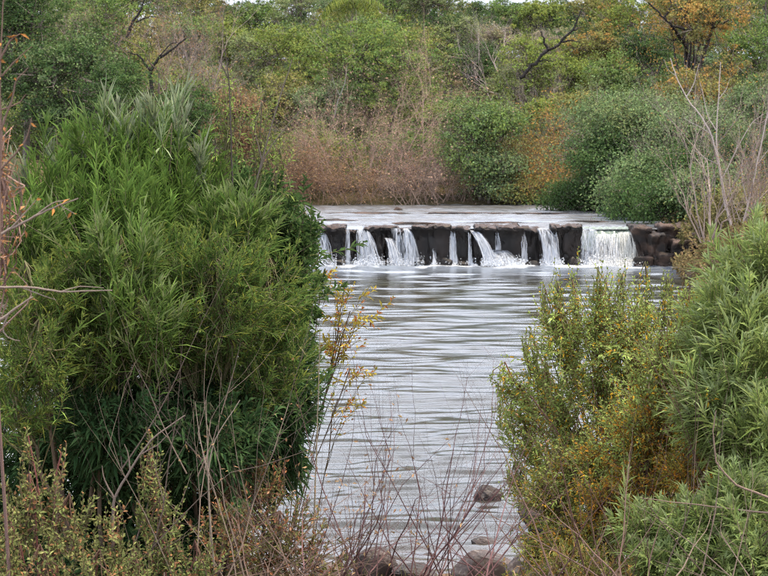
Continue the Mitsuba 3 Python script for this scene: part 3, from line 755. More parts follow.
def limb(name, label, paths, D, r0, col, cat='dead limb', group=None, mat='bark_material', k=8, wob=.03):
    """limbs drawn by the pixels they pass, each with a small drift in depth"""
    key = numbered(name)
    TWIGS[key] = []
    for i, (pts, rr) in enumerate(paths):
        m = Mesh()
        r = np.random.default_rng(len(key) * 31 + i)
        c = np.array([at(x, y, D + dz) for x, y, *z in pts for dz in [z[0] if z else 0]])
        t = np.linspace(0, len(c) - 1, (len(c) - 1) * 4 + 1)
        P = np.stack([np.interp(t, np.arange(len(c)), c[:, q]) for q in range(3)], 1)
        P[1:-1] = (P[:-2] + 2 * P[1:-1] + P[2:]) / 4
        P[1:] += r.normal(0, 1, (len(P) - 1, 3)) * wob * rr * 6
        TWIGS[key].append(P)
        tubes(m, P, np.linspace(rr, rr * .35, len(P)), np.asarray(col), 7)
        m.put(key + ('__branch' if i == 0 else f'__branch_{i:03d}'), 'bark_material', smooth=True)
    return tag(key, label, cat, group)


DK = (.014, .011, .010)
limb('dead_limb', 'dark dead limb leaning up to the right below the sky gap', [([(520, 78), (531, 66), (546, 52), (562, 42), (573, 30), (577, 20), (581, 10)], .14), ([(548, 50), (544, 40), (541, 32)], .12), ([(562, 42), (572, 40), (580, 42)], .08), ([(573, 30), (582, 27, .4)], .09), ([(577, 20), (572, 12)], .06), ([(535, 62), (546, 60), (553, 62)], .07)], 117, .2, DK, wob=.06)
limb('dead_limb', 'twisted dark limbs in the pinkish bare tree at upper left', [([(152, 95), (150, 70), (158, 58), (172, 50), (186, 38)], .14), ([(127, 38), (131, 24), (140, 12), (144, 0)], .13), ([(150, 70), (140, 56), (127, 52)], .09), ([(136, 22), (150, 16), (160, 18)], .05), ([(158, 58), (170, 44), (178, 42)], .05)], 106, .2, DK)
limb('dead_limb', 'dark crooked limbs inside the orange crown at upper right', [([(690, 90, 3), (688, 50, 2), (672, 26), (662, 16), (648, 2)], .14), ([(672, 26), (690, 30), (710, 24)], .09), ([(664, 18), (672, 6), (668, -6)], .08), ([(710, 24), (716, 14)], .05), ([(690, 30), (700, 46), (722, 44)], .06)], 101, .2, DK)
limb('dead_limb', 'dark spreading limbs under the right side of the domed tree', [([(388, 150), (392, 115), (402, 92), (412, 80)], .22), ([(392, 100), (406, 90), (420, 90), (423, 98)], .12), ([(402, 90), (396, 78), (386, 66)], .1), ([(412, 80), (424, 70), (432, 68)], .08), ([(400, 104), (380, 90), (372, 78)], .09)], 115, .2, DK)
limb('pale_tree', 'pale slender trunk left below the domed tree', [([(334, 118), (338, 100), (345, 84), (347, 66)], .05), ([(340, 96), (334, 84), (332, 74)], .03)], 110, .1, (.22, .205, .18), 'tree')

# palm on the skyline
def palm():
    key = numbered('palm_tree')
    tp = at(352, 1, 140)
    g = float(ground(tp[0], 140))
    r = np.random.default_rng(5)
    m = Mesh(); tubes(m, np.linspace([tp[0], 140, g - .2], tp, 6), np.linspace(.2, .13, 6), (.2, .17, .14), 8)
    m.put(key + '__trunk', 'bark_material', smooth=True)
    for i in range(20):
        a = i * 2.4; e = -.35 + 1.1 * r.random(); L = 2.7 + .6 * r.random()
        d = np.array([math.cos(a), math.sin(a), 0])
        t = np.linspace(0, 1, 16)[:, None]
        P = tp + d * L * t * math.cos(e) + np.array([0, 0, 1]) * (L * t * math.sin(e) - 2.0 * t ** 2.2)
        f = Mesh(); tubes(f, P, np.linspace(.03, .01, 16), (.08, .09, .04), 3)
        q = np.repeat(np.arange(2, 16), 4)
        n = len(q)
        sd = unit(np.cross(np.gradient(P, axis=0)[q], [0, 0, 1.0])) * np.tile([1, -1], n // 2)[:, None]
        blades(f, P[q], sd + r.normal(0, .2, (n, 3)) - [0, 0, .6], np.array([0, 0, 1.0]) + r.normal(0, .1, (n, 3)), .75, .085, leafcols(n, 'yellow', r) * .8, droop=.6)
        f.put(key + ('__frond' if i == 0 else f'__frond_{i:03d}'), 'matte_leaf_material')
    tag(key, 'feather palm with drooping fronds at the top edge of the hillside', 'palm')


palm()


# ------------------------------------------------------------------ foreground plants
def plant(key_name, label, lobes, root, n_shoots, leaf, cols, r_seed, shoot_len=(.35, .7), per=30, up=.6, elev=.5, droop=.2, stemcol=(.10, .075, .05), twigcol=(.11, .10, .05),
          tipcol=None, tip_from=.8, tipz=None, accent=None, outer=.55, cat='shrub', group=None, mat='leaf_material', gather=.5, srad=.018, trad=.0045, leaves_from=.35, angle=.85, lenvar=.25, tilt=None):
    """A shrub: stems from its root to the lobes (pixel x, y, distance, radii in pixels, depth radius), shoots from the stems outwards, leaves along the shoots."""
    r = np.random.default_rng(r_seed)
    key = numbered(key_name)
    lb = []
    for (px, py, D, rx, ry, rd) in lobes:
        p = at(px, py, D)
        lb.append([*p, rx / F * D, rd, ry / F * D])
    lb = np.array(lb)
    rp = np.array([root[0], root[1], float(ground(root[0], root[1])) - .05])
    stems = []
    for i, l in enumerate(lb):
        o = rp + np.array([r.normal(0, .12), r.normal(0, .12), 0])
        e = l[:3] + np.array([0, 0, l[5] * .55])
        P = wobble(bez(o, (o * .45 + l[:3] * .55) * [1, 1, 0] + [0, 0, (o[2] * .4 + l[2] * .6)], e, 12), .012, r)
        stems.append(P)
        m = Mesh(); tubes(m, P, np.linspace(srad, .004, 12), np.asarray(stemcol) * np.exp(r.normal(0, .15)), 6)
        m.put(key + ('__stem' if i == 0 else f'__stem_{i:03d}'), 'bark_material', smooth=True)
    wt = lb[:, 3] * lb[:, 5]; wt /= wt.sum()
    li = r.choice(len(lb), n_shoots, p=wt)
    d = unit(r.normal(0, 1, (n_shoots, 3)) * [1, .8, 1] + [0, -.35, .25])
    rad = (outer + (1 - outer) * r.random((n_shoots, 1)) ** .6) * (1 + np.where(r.random((n_shoots, 1)) < .22, r.exponential(.26, (n_shoots, 1)), 0))
    tip = lb[li, :3] + d * lb[li, 3:] * rad
    S = np.array(stems)
    si = np.clip((7 + 4.9 * r.random(n_shoots)).astype(int), 0, 11)
    base = S[li, si]
    L = (shoot_len[0] + (shoot_len[1] - shoot_len[0]) * r.random(n_shoots))
    ud = unit(d * (1 - up) + np.array([0, 0, 1.0]) * up + r.normal(0, .18, d.shape))
    sb = tip - ud * L[:, None]
    k = 7
    t = np.linspace(0, 1, k)[None, :, None]
    c1 = tip - ud * L[:, None] * .75
    P = (1 - t) ** 2 * base[:, None] + 2 * t * (1 - t) * c1[:, None] + t * t * tip[:, None]
    P[:, 1:-1] += r.normal(0, .008, (n_shoots, k - 2, 3))
    m = Mesh()
    tubes(m, P, np.linspace(trad, .0014, k), np.asarray(twigcol) * np.exp(r.normal(0, .2, (n_shoots, 1))), 3)
    m.put(key + '__twigs', 'bark_material'); tag(key + '__twigs', kind='stuff')
    # leaves along the shoot
    n = n_shoots * per
    q = np.repeat(np.arange(n_shoots), per)
    u = leaves_from + (1 - leaves_from) * np.tile((np.arange(per) + .5) / per, n_shoots) ** gather
    u = np.clip(u + r.normal(0, .015, n), 0, 1)
    seg = u * (k - 1); i0 = np.minimum(seg.astype(int), k - 2); fr = (seg - i0)[:, None]
    pos = P[q, i0] * (1 - fr) + P[q, i0 + 1] * fr
    ax = unit(P[q, i0 + 1] - P[q, i0])
    e1 = unit(np.cross(ax, [.3, .9, .2])); e2 = np.cross(ax, e1)
    th = np.tile(np.arange(per) * 2.4, n_shoots) + np.repeat(r.random(n_shoots) * 6.28, per)
    rdl = e1 * np.cos(th)[:, None] + e2 * np.sin(th)[:, None]
    ang = angle * (1.15 - .65 * (u - leaves_from) / (1 - leaves_from))[:, None] + r.normal(0, .14, (n, 1))
    dl = unit(ax * np.cos(ang) + rdl * np.sin(ang) + r.normal(0, .06, (n, 3)))
    LL = leaf[0] * np.exp(r.normal(0, lenvar, n)) * (1 - .45 * np.clip((u - .85) / .15, 0, 1))
    C = (np.asarray(cols[0]) + (np.asarray(cols[1]) - cols[0]) * r.random((n, 1))) * 1.12
    C = C * np.exp(r.normal(0, .22, (n_shoots, 1)))[q] * np.exp(r.normal(0, .14, (n, 1)))
    if tipcol is not None:
        w = np.clip((u - tip_from) / (1 - tip_from), 0, 1) if tipz is None else np.clip((pos[:, 2] - tipz[0]) / (tipz[1] - tipz[0]), 0, 1)
        w = (w * (.6 + .4 * r.random(n)))[:, None]
        C = C * (1 - w) + np.asarray(tipcol) * w
    if accent is not None:
        am = r.random(n) < accent[1] * (2 * r.random(n_shoots))[q]
        C = np.where(am[:, None], np.asarray(accent[0]) * np.exp(r.normal(0, .25, (n, 1))), C)
    f = Mesh()
    blades(f, pos, dl, unit(ax * .6 + [0, 0, .8] + r.normal(0, tilt or (.75 if leaf[1] / leaf[0] > .25 else .45), (n, 3))), LL, leaf[1] * (.8 + .4 * r.random(n)), C, droop=droop * (.5 + r.random(n)))
    f.put(key + '__foliage', mat); tag(key + '__foliage', kind='stuff')
    return tag(key, label, cat, group)


# --- left bank
GRASSY = ((.060, .110, .022), (.095, .150, .035))
plant('willow_leaved_shrub', 'tall grass-green narrow-leaved shrub with silvery tips on the left bank', [
    (105, 140, 10.4, 46, 40, .45), (60, 190, 10.2, 45, 50, .5), (150, 160, 10.6, 46, 48, .5), (190, 165, 10.8, 34, 40, .4), (120, 205, 10.0, 60, 50, .5), (50, 240, 9.8, 50, 50, .5), (170, 215, 10.4, 50, 50, .5)],
    (-1.75, 10.8), 420, (.17, .013), GRASSY, 11, shoot_len=(.5, .9), per=34, up=.8, droop=.28, tipcol=(.22, .26, .16), tipz=(4.2, 4.7), angle=.6, leaves_from=.3)
plant('willow_leaved_shrub', 'silvery upright shoots rising above the top of the left bush', [
    (108, 112, 10.3, 10, 26, .12), (146, 120, 10.4, 9, 26, .12), (184, 112, 10.6, 12, 28, .12), (172, 135, 10.4, 12, 22, .12), (205, 148, 10.6, 12, 20, .12), (56, 140, 10.3, 10, 20, .12), (74, 148, 10.2, 10, 18, .12), (128, 138, 10.3, 10, 20, .1), (20, 170, 10.1, 12, 24, .15)],
    (-1.7, 10.7), 30, (.17, .0145), ((.085, .125, .05), (.15, .18, .10)), 12, shoot_len=(.4, .65), per=28, up=.85, droop=.10, tipcol=(.22, .24, .16), angle=.55, lenvar=.35, leaves_from=.25, stemcol=(.14, .12, .07))
plant('fine_leaved_shrub', 'yellow-green fine-leaved shrub in the middle of the left bush', [
    (215, 255, 9.8, 66, 42, .45), (268, 285, 10.0, 50, 56, .45), (160, 262, 9.6, 54, 44, .4), (225, 325, 9.8, 80, 50, .45), (165, 325, 9.5, 60, 50, .4), (290, 345, 10.1, 34, 56, .35), (215, 290, 9.5, 70, 60, .4), (250, 375, 9.9, 60, 44, .4)],
    (-1.05, 10.3), 620, (.052, .0085), ((.050, .098, .024), (.088, .135, .034)), 13, shoot_len=(.25, .5), per=44, up=.48, droop=.12, angle=.8, lenvar=.45, accent=((.19, .21, .04), .10), tipcol=(.16, .20, .05), tip_from=.86)
plant('fine_leaved_shrub', 'yellow-green fine-leaved shrub at the left edge under the bare twigs', [
    (25, 285, 9.0, 56, 44, .4), (85, 280, 9.2, 56, 50, .4), (40, 345, 8.8, 60, 50, .4), (110, 335, 9.2, 60, 54, .4), (10, 400, 8.8, 50, 44, .4), (70, 320, 9.4, 80, 60, .4)],
    (-1.9, 9.6), 450, (.052, .0088), ((.055, .100, .024), (.100, .142, .034)), 14, shoot_len=(.25, .5), per=42, up=.48, droop=.12, angle=.85, lenvar=.45, accent=((.20, .21, .04), .08), tipcol=(.17, .20, .05), tip_from=.88)
plant('willow_leaved_shrub', 'grass-green long-leaved shoots between the two fine-leaved shrubs', [
    (120, 255, 9.3, 50, 40, .35), (140, 310, 9.1, 50, 40, .3), (240, 220, 10.1, 44, 34, .35), (30, 235, 9.4, 40, 36, .3)],
    (-1.5, 9.9), 220, (.14, .013), ((.055, .100, .022), (.095, .145, .036)), 24, shoot_len=(.35, .7), per=26, up=.65, droop=.2, angle=.75, lenvar=.35, tipcol=(.17, .20, .09), tip_from=.9)
plant('dark_leaved_shrub', 'dark glossy shrub at the water side of the left bush', [
    (265, 200, 11.2, 40, 34, .4), (285, 240, 11.2, 40, 40, .4), (225, 190, 11.4, 44, 34, .4), (300, 290, 11.0, 30, 46, .35), (255, 235, 11.6, 60, 50, .4), (305, 225, 11.0, 20, 24, .25)],
    (-1.0, 11.4), 420, (.075, .022), ((.030, .062, .020), (.060, .100, .030)), 15, shoot_len=(.3, .6), per=26, up=.45, droop=.25, angle=1.0, accent=((.10, .15, .05), .15), stemcol=(.07, .055, .04))
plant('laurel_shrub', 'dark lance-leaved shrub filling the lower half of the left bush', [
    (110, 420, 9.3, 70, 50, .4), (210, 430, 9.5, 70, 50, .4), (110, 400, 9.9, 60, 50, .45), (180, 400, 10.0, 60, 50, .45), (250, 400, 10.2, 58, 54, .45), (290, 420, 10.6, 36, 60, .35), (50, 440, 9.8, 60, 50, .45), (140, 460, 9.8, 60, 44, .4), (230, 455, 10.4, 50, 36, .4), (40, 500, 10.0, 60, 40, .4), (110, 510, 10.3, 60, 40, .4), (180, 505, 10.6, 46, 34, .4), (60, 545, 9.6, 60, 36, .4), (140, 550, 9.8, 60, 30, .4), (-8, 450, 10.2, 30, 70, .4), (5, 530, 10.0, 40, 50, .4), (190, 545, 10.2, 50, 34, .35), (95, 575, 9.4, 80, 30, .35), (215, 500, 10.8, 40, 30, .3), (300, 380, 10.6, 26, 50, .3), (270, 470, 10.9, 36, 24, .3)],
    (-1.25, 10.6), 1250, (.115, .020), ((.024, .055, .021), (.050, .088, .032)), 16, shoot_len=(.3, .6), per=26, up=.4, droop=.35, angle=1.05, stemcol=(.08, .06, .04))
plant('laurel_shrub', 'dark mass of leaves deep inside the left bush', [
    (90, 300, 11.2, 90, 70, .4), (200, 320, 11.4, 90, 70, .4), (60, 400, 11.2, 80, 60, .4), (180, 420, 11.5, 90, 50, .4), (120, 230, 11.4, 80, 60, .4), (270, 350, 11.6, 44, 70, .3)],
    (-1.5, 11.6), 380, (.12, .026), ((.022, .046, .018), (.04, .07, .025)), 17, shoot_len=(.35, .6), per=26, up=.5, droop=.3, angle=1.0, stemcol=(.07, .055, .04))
plant('weedy_shrub', 'tan-green weedy shrub with red stems in the bottom left corner', [
    (28, 455, 7.7, 12, 40, .12), (62, 470, 7.6, 10, 34, .12), (30, 500, 7.6, 34, 50, .25), (70, 520, 7.5, 34, 50, .25), (115, 530, 7.6, 30, 44, .25), (10, 540, 7.3, 30, 40, .25), (40, 560, 7.2, 60, 30, .25), (100, 565, 7.2, 50, 30, .2)],
    (-1.45, 7.5), 170, (.030, .013), ((.090, .112, .036), (.155, .155, .058)), 18, srad=.006, shoot_len=(.25, .45), per=26, up=.75, droop=.1, angle=1.15, stemcol=(.10, .035, .03), twigcol=(.085, .05, .034), trad=.0025, leaves_from=.15, accent=((.25, .13, .06), .1), gather=.8, mat='matte_leaf_material')
plant('weedy_shrub', 'tan-green weedy shrub with reddish stems right of the corner one', [
    (150, 470, 7.9, 16, 44, .15), (160, 520, 7.8, 34, 40, .2), (135, 560, 7.5, 40, 26, .2), (195, 555, 7.6, 40, 28, .2)],
    (-1.05, 7.7), 110, (.029, .0125), ((.080, .105, .034), (.135, .145, .050)), 19, srad=.005, shoot_len=(.25, .45), per=24, up=.75, droop=.1, angle=1.15, stemcol=(.10, .04, .033), twigcol=(.085, .05, .034), trad=.0025, leaves_from=.15, accent=((.24, .12, .06), .12), gather=.8, mat='matte_leaf_material')
plant('brown_shrub', 'brown-green thin shrub over the glinting water below the left bush', [
    (280, 530, 9.0, 60, 36, .3), (230, 530, 8.8, 44, 30, .3), (310, 560, 8.9, 50, 24, .3), (250, 480, 9.6, 50, 30, .3)],
    (-.75, 9.1), 220, (.040, .015), ((.075, .085, .030), (.125, .115, .045)), 20, shoot_len=(.25, .5), per=18, up=.6, droop=.15, angle=1.0, srad=.006, stemcol=(.10, .055, .04), twigcol=(.10, .06, .045), accent=((.2, .09, .045), .25), mat='matte_leaf_material')
plant('yellowing_shrub', 'thin yellow and orange leaved branches hanging over the water beside the left bush', [
    (345, 292, 11.2, 34, 12, .2), (350, 318, 11.2, 34, 12, .2), (340, 345, 11.2, 36, 14, .2), (350, 375, 11.1, 40, 12, .2), (338, 404, 11.1, 36, 10, .2), (325, 275, 11.3, 14, 12, .15)],
    (-.8, 11.4), 56, (.045, .0165), ((.24, .22, .04), (.34, .25, .045)), 21, shoot_len=(.12, .26), per=13, up=.12, droop=.2, angle=.9, stemcol=(.12, .08, .05), twigcol=(.10, .08, .04), accent=((.34, .13, .04), .25), gather=.8, srad=.0035, trad=.002)
# saplings with a few leaves that rise from the left bush
plant('sapling', 'two thin dark saplings with few light green leaves above the left bush', [
    (232, 120, 10.9, 22, 60, .15), (262, 130, 10.9, 26, 50, .2), (280, 165, 11.0, 20, 30, .2), (215, 150, 10.8, 20, 30, .2)],
    (-1.15, 11.0), 80, (.036, .0145), ((.12, .17, .04), (.17, .21, .06)), 22, shoot_len=(.2, .45), per=13, up=.45, droop=.2, angle=1.1, stemcol=(.10, .08, .06), gather=.9, srad=.010)
limb('thin_sapling', 'straight thin dark stem standing up above the left bush', [([(235, 260), (233, 200), (231, 140), (229, 80), (224, 44)], .007), ([(229, 80), (222, 66), (218, 56)], .004)], 10.7, .01, (.05, .042, .035), 'sapling')
limb('thin_sapling', 'thin forked grey stem right of the straight dark stem', [([(245, 250), (252, 200), (262, 160), (276, 110), (292, 60)], .008), ([(258, 175), (268, 150), (290, 122), (305, 105)], .005), ([(262, 160), (254, 130), (262, 100)], .005)], 10.8, .01, (.11, .09, .07), 'sapling')

# bare twigs of the left edge, with single dead leaves
def dead_leaves(key, spots, D, r, col=(.30, .14, .045), L=.034):
    for i, (px, py) in enumerate(spots):
        m = Mesh()
        n = 1
        q = TWIGS[key][r.integers(1, len(TWIGS[key]))] if r.random() < .8 else TWIGS[key][0][3:]
        p = q[r.integers(len(q) // 2, len(q))][None]
        blades(m, p, unit(r.normal(0, 1, (1, 3)) + [0, 0, -.6]), unit(r.normal(0, 1, (1, 3)) + [0, -1, 0]), L * (.7 + .6 * r.random()), L * .4, np.asarray(col)[None] * np.exp(r.normal(0, .2)), droop=.2)
        m.put(key + ('__dead_leaf' if i == 0 else f'__dead_leaf_{i:03d}'), 'matte_leaf_material')


TW = (.17, .135, .11)
k1 = limb('bare_branch', 'pale bare branch with orange dead leaves reaching in from the left edge', [([(-20, 246), (10, 229), (35, 216), (60, 205), (78, 198)], .007), ([(35, 216), (52, 203), (70, 199)], .004), ([(10, 229), (25, 213), (36, 200)], .004), ([(60, 205), (75, 214)], .003)], 6.5, .01, TW, 'branch')
dead_leaves(k1, [(71, 214), (77, 228), (70, 233), (12, 222), (24, 230), (5, 210), (8, 245)], 6.48, np.random.default_rng(1))
limb('bare_branch', 'long pale bare twig reaching right across the left bush', [([(-20, 288), (30, 287), (60, 292), (90, 291), (112, 290)], .0055), ([(60, 292), (80, 286), (104, 288)], .003), ([(20, 287), (44, 296), (56, 300)], .003)], 6.6, .01, TW, 'branch')
limb('bare_branch', 'crooked grey bare branch at the left edge below the long twig', [([(-20, 330), (4, 318), (20, 305), (33, 297)], .008), ([(8, 314), (2, 330), (8, 338), (20, 341)], .004)], 6.4, .01, TW, 'branch')
k2 = limb('bare_branch', 'upright bare stem with orange leaves along the left edge', [([(-4, 330), (0, 230), (1, 130), (0, 60), (4, -10)], .006), ([(1, 130), (12, 100), (16, 80), (28, 68)], .005), ([(0, 170), (14, 155), (26, 140), (32, 118)], .005), ([(0, 60), (10, 40), (20, 34)], .005), ([(2, 76), (14, 62), (32, 46)], .004), ([(1, 110), (18, 104), (26, 94)], .004)], 6.2, .01, (.12, .08, .06), 'branch')
dead_leaves(k2, [(22, 36), (23, 68), (13, 78), (30, 64), (24, 86), (33, 83), (10, 100), (26, 118), (22, 112), (3, 30), (12, 136), (18, 48), (6, 62), (28, 98)], 6.18, np.random.default_rng(2))
plant('dry_thicket', 'thicket of pinkish dry twigs at the left edge below the upright stem', [(-2, 200, 7.0, 26, 70, .2), (0, 150, 7.0, 16, 40, .15)], (-1.75, 7.1), 60, (.045, .017), ((.22, .11, .05), (.2, .12, .06)), 23, shoot_len=(.25, .5), per=4, up=.55, droop=.3, stemcol=(.14, .09, .075), twigcol=(.17, .11, .09), gather=1, srad=.01, mat='matte_leaf_material')


def twig_bunch(name, label, roots, D, tops, col, seed, n=14, r0=.006, levels=3, kids=(2, 3), cat='bare shrub', spread=.35, leaves=None):
    """bare stems: roots = (px0, px1, py), tops = (px0, px1, py0, py1); each main stem is a part"""
    r = np.random.default_rng(seed)
    key = numbered(name)
    tips = []
    for i in range(n):
        a = at(roots[0] + (roots[1] - roots[0]) * r.random(), roots[2] + 8 * r.random(), D + r.normal(0, .25))
        b = at(tops[0] + (tops[1] - tops[0]) * r.random(), tops[2] + (tops[3] - tops[2]) * r.random(), D + r.normal(0, .4))
        m = Mesh()
        t, _ = grow(a, b - a, np.linalg.norm(b - a) * .9, levels, r, m, np.asarray(col) * np.exp(r.normal(0, .15)), r0 * (.7 + .6 * r.random()), kids, spread, .15, sides=(5, 4, 3), shrink=.5, bend=.07, frac=(.25, .9), jit=.009)
        m.put(key + ('__stem' if i == 0 else f'__stem_{i:03d}'), 'bark_material')
        tips.append(t)
    if leaves:
        tips = np.vstack(tips)
        q = r.integers(0, len(tips), leaves[1])
        f = Mesh()
        blades(f, tips[q] + r.normal(0, .02, (len(q), 3)), r.normal(0, 1, (len(q), 3)), r.normal(0, 1, (len(q), 3)), leaves[2], leaves[2] * .4, leafcols(len(q), leaves[0], r) * 1.2)
        f.put(key + '__foliage', 'matte_leaf_material'); tag(key + '__foliage', kind='stuff')
    return tag(key, label, cat)


REDTW, GREYTW, BROWNTW = (.075, .038, .037), (.105, .08, .062), (.075, .048, .036)
twig_bunch('bare_shrub', 'bare reddish twigs standing against the pale water at the bottom centre', (380, 450, 580), 8.2, (350, 540, 430, 520), REDTW, 1, n=20, r0=.0038, levels=3)
twig_bunch('bare_shrub', 'bare reddish twigs right of the centre ones, in front of the shore boulders', (450, 560, 584), 8.0, (420, 600, 470, 540), REDTW, 2, n=15, r0=.0038)
twig_bunch('bare_shrub', 'bare reddish twigs left of the centre ones, beside the glinting water', (300, 380, 584), 8.0, (290, 420, 440, 530), REDTW, 3, n=18, r0=.0038, leaves=('rust', 90, .03))
twig_bunch('bare_shrub', 'grey forked bare twigs in front of the dark left bush', (100, 200, 584), 7.8, (90, 260, 420, 520), GREYTW, 4, n=7, r0=.0038)
twig_bunch('bare_shrub', 'grey bare twigs in front of the glints of water at lower left', (190, 290, 584), 8.0, (180, 300, 400, 520), GREYTW, 5, n=9, r0=.0036)
twig_bunch('bare_shrub', 'grey dead twigs among the leaves in the middle of the left bush', (120, 260, 470), 9.35, (40, 320, 240, 380), GREYTW, 11, n=12, r0=.004, spread=.5)
twig_bunch('bare_shrub', 'dead brown twigs among the leaves of the long-leaved right shrub', (690, 780, 500), 9.2, (630, 770, 300, 430), BROWNTW, 12, n=10, r0=.004, spread=.5)
twig_bunch('bare_shrub', 'tangle of dry brown twigs along the bottom edge left of centre', (170, 370, 590), 7.6, (170, 400, 500, 570), BROWNTW, 6, n=26, r0=.0036, leaves=('rust', 160, .028))
limb('bare_sapling', 'single straight pale stem rising along the edge of the left bush', [([(312, 580), (314, 520), (316, 460), (318, 400), (320, 330)], .006)], 9.0, .01, (.17, .14, .09), 'sapling')
limb('bare_sapling', 'forked pale stem in front of the dark lower left bush', [([(113, 585), (113, 520), (114, 498), (130, 470), (150, 440), (185, 415)], .009), ([(114, 498), (104, 480), (102, 466)], .005), ([(130, 470), (128, 452), (124, 444)], .004), ([(140, 455), (158, 445), (172, 430)], .004)], 7.6, .01, (.13, .10, .08), 'sapling')
limb('bare_sapling', 'tall thin brown stem forking in front of the glinting water', [([(216, 585), (210, 520), (208, 470), (214, 440), (240, 400)], .006), ([(209, 480), (200, 440), (195, 402)], .004), ([(208, 470), (207, 430), (206, 400)], .003)], 8.0, .01, (.2, .16, .12), 'sapling')
#limb('broken_branch', 'short broken brown branch end among the left bush leaves', [([(200, 350), (180, 338), (165, 328), (154, 330)], .010), ([(176, 336), (200, 324), (220, 320)], .006)], 9.0, .01, (.24, .17, .12), 'branch')

# --- right bank
plant('yellow_willow', 'yellow-green small-leaved shrub with reddish stems on the right bank', [
    (560, 330, 12.2, 44, 50, .45), (600, 310, 12.0, 36, 48, .45), (640, 320, 11.6, 46, 40, .45), (545, 390, 12.4, 48, 44, .45), (600, 390, 12.0, 56, 50, .5), (650, 390, 11.4, 44, 46, .45), (525, 440, 12.6, 36, 30, .35), (580, 450, 12.0, 44, 40, .45), (630, 455, 11.6, 50, 44, .45), (505, 375, 12.6, 18, 24, .2), (668, 345, 10.2, 44, 50, .4), (690, 310, 10.2, 30, 34, .3), (690, 400, 9.6, 36, 56, .4), (640, 430, 10.6, 64, 56, .5), (655, 385, 10.4, 50, 60, .45), (600, 470, 11.2, 60, 50, .45), (560, 430, 12.0, 44, 60, .4), (560, 500, 12.2, 36, 30, .35), (545, 475, 12.4, 40, 40, .35), (590, 525, 11.8, 50, 40, .35), (555, 535, 12.0, 36, 30, .3), (520, 405, 12.6, 26, 40, .25), (620, 350, 11.9, 60, 50, .45)],
    (1.85, 12.3), 1500, (.038, .0145), ((.165, .225, .055), (.235, .285, .085)), 31, shoot_len=(.3, .65), per=28, up=.36, srad=.008, droop=.18, angle=.95, stemcol=(.17, .075, .05), twigcol=(.14, .10, .045), accent=((.46, .28, .03), .11), gather=.85, leaves_from=.1)
plant('yellow_willow', 'thin upright leafy shoots standing against the water left of the yellow-green shrub', [
    (598, 285, 12.0, 6, 34, .1), (645, 280, 11.8, 8, 34, .1), (557, 300, 12.3, 6, 36, .1), (530, 345, 12.6, 10, 24, .1), (572, 296, 12.2, 6, 30, .1), (622, 290, 11.9, 8, 30, .1), (668, 290, 11.6, 8, 30, .1), (500, 400, 12.8, 8, 20, .1), (515, 470, 12.8, 14, 20, .1), (690, 300, 11.2, 10, 30, .1), (545, 310, 12.4, 6, 40, .1)],
    (1.9, 12.3), 190, (.040, .0155), ((.15, .195, .05), (.17, .19, .06)), 32, shoot_len=(.35, .6), per=20, up=.85, droop=.15, angle=.9, stemcol=(.13, .075, .05), accent=((.36, .22, .03), .08), gather=.9, leaves_from=.15, srad=.007)
plant('yellow_willow', 'orange-yellow leaved branches deep in the middle of the right bushes', [
    (655, 425, 10.4, 50, 44, .3), (690, 465, 9.9, 44, 36, .3), (645, 480, 10.4, 50, 44, .3), (605, 505, 10.8, 50, 40, .3), (695, 400, 10.2, 36, 40, .3), (575, 535, 10.8, 44, 30, .3), (615, 450, 11.2, 50, 44, .3)],
    (1.95, 11.0), 560, (.038, .0135), ((.26, .19, .030), (.17, .175, .045)), 33, shoot_len=(.25, .5), per=24, up=.4, droop=.2, angle=.9, stemcol=(.10, .05, .04), twigcol=(.11, .065, .045), accent=((.42, .20, .03), .28), gather=.85)
plant('yellow_willow', 'low yellow-green leafy branches at the foot of the right shrub beside the reddish rocks', [
    (540, 500, 11.6, 34, 34, .3), (570, 470, 11.6, 44, 40, .3), (560, 540, 11.0, 40, 30, .3), (600, 545, 10.6, 44, 30, .3), (530, 545, 11.2, 24, 24, .2)],
    (1.6, 11.4), 300, (.036, .013), ((.15, .185, .045), (.21, .22, .065)), 38, shoot_len=(.25, .5), per=24, up=.45, droop=.2, angle=.9, srad=.007, stemcol=(.12, .06, .045), twigcol=(.11, .075, .045), accent=((.42, .26, .03), .15), gather=.85)
OLE = ((.120, .170, .045), (.180, .220, .072))
plant('long_leaved_shrub', 'dense long-leaved silvery green shrub along the right edge', [
    (760, 260, 10.0, 40, 50, .4), (735, 310, 9.8, 46, 46, .45), (718, 345, 9.8, 40, 40, .45), (750, 360, 9.4, 50, 50, .45), (712, 385, 9.9, 36, 40, .35), (722, 420, 9.6, 36, 36, .35), (740, 445, 9.4, 36, 36, .35), (740, 280, 10.2, 40, 40, .4), (720, 400, 9.4, 50, 40, .4), (762, 430, 9.0, 50, 50, .4), (715, 325, 10.2, 32, 30, .35)],
    (2.25, 10.0), 500, (.135, .0145), OLE, 34, shoot_len=(.3, .65), per=32, up=.5, droop=.26, angle=.8, lenvar=.35, tipcol=(.22, .27, .14), tip_from=.88, leaves_from=.3)
plant('long_leaved_shrub', 'long-leaved green shrub in the bottom right corner', [
    (690, 520, 8.6, 46, 34, .35), (740, 500, 8.6, 46, 44, .35), (640, 520, 8.8, 30, 30, .3), (720, 560, 8.3, 60, 30, .3), (660, 560, 8.5, 40, 26, .3), (770, 550, 8.2, 40, 40, .3)],
    (1.75, 8.9), 240, (.105, .012), ((.110, .160, .045), (.165, .205, .070)), 35, shoot_len=(.3, .55), per=34, up=.45, droop=.2, angle=.9, tipcol=(.20, .25, .12), tip_from=.9)
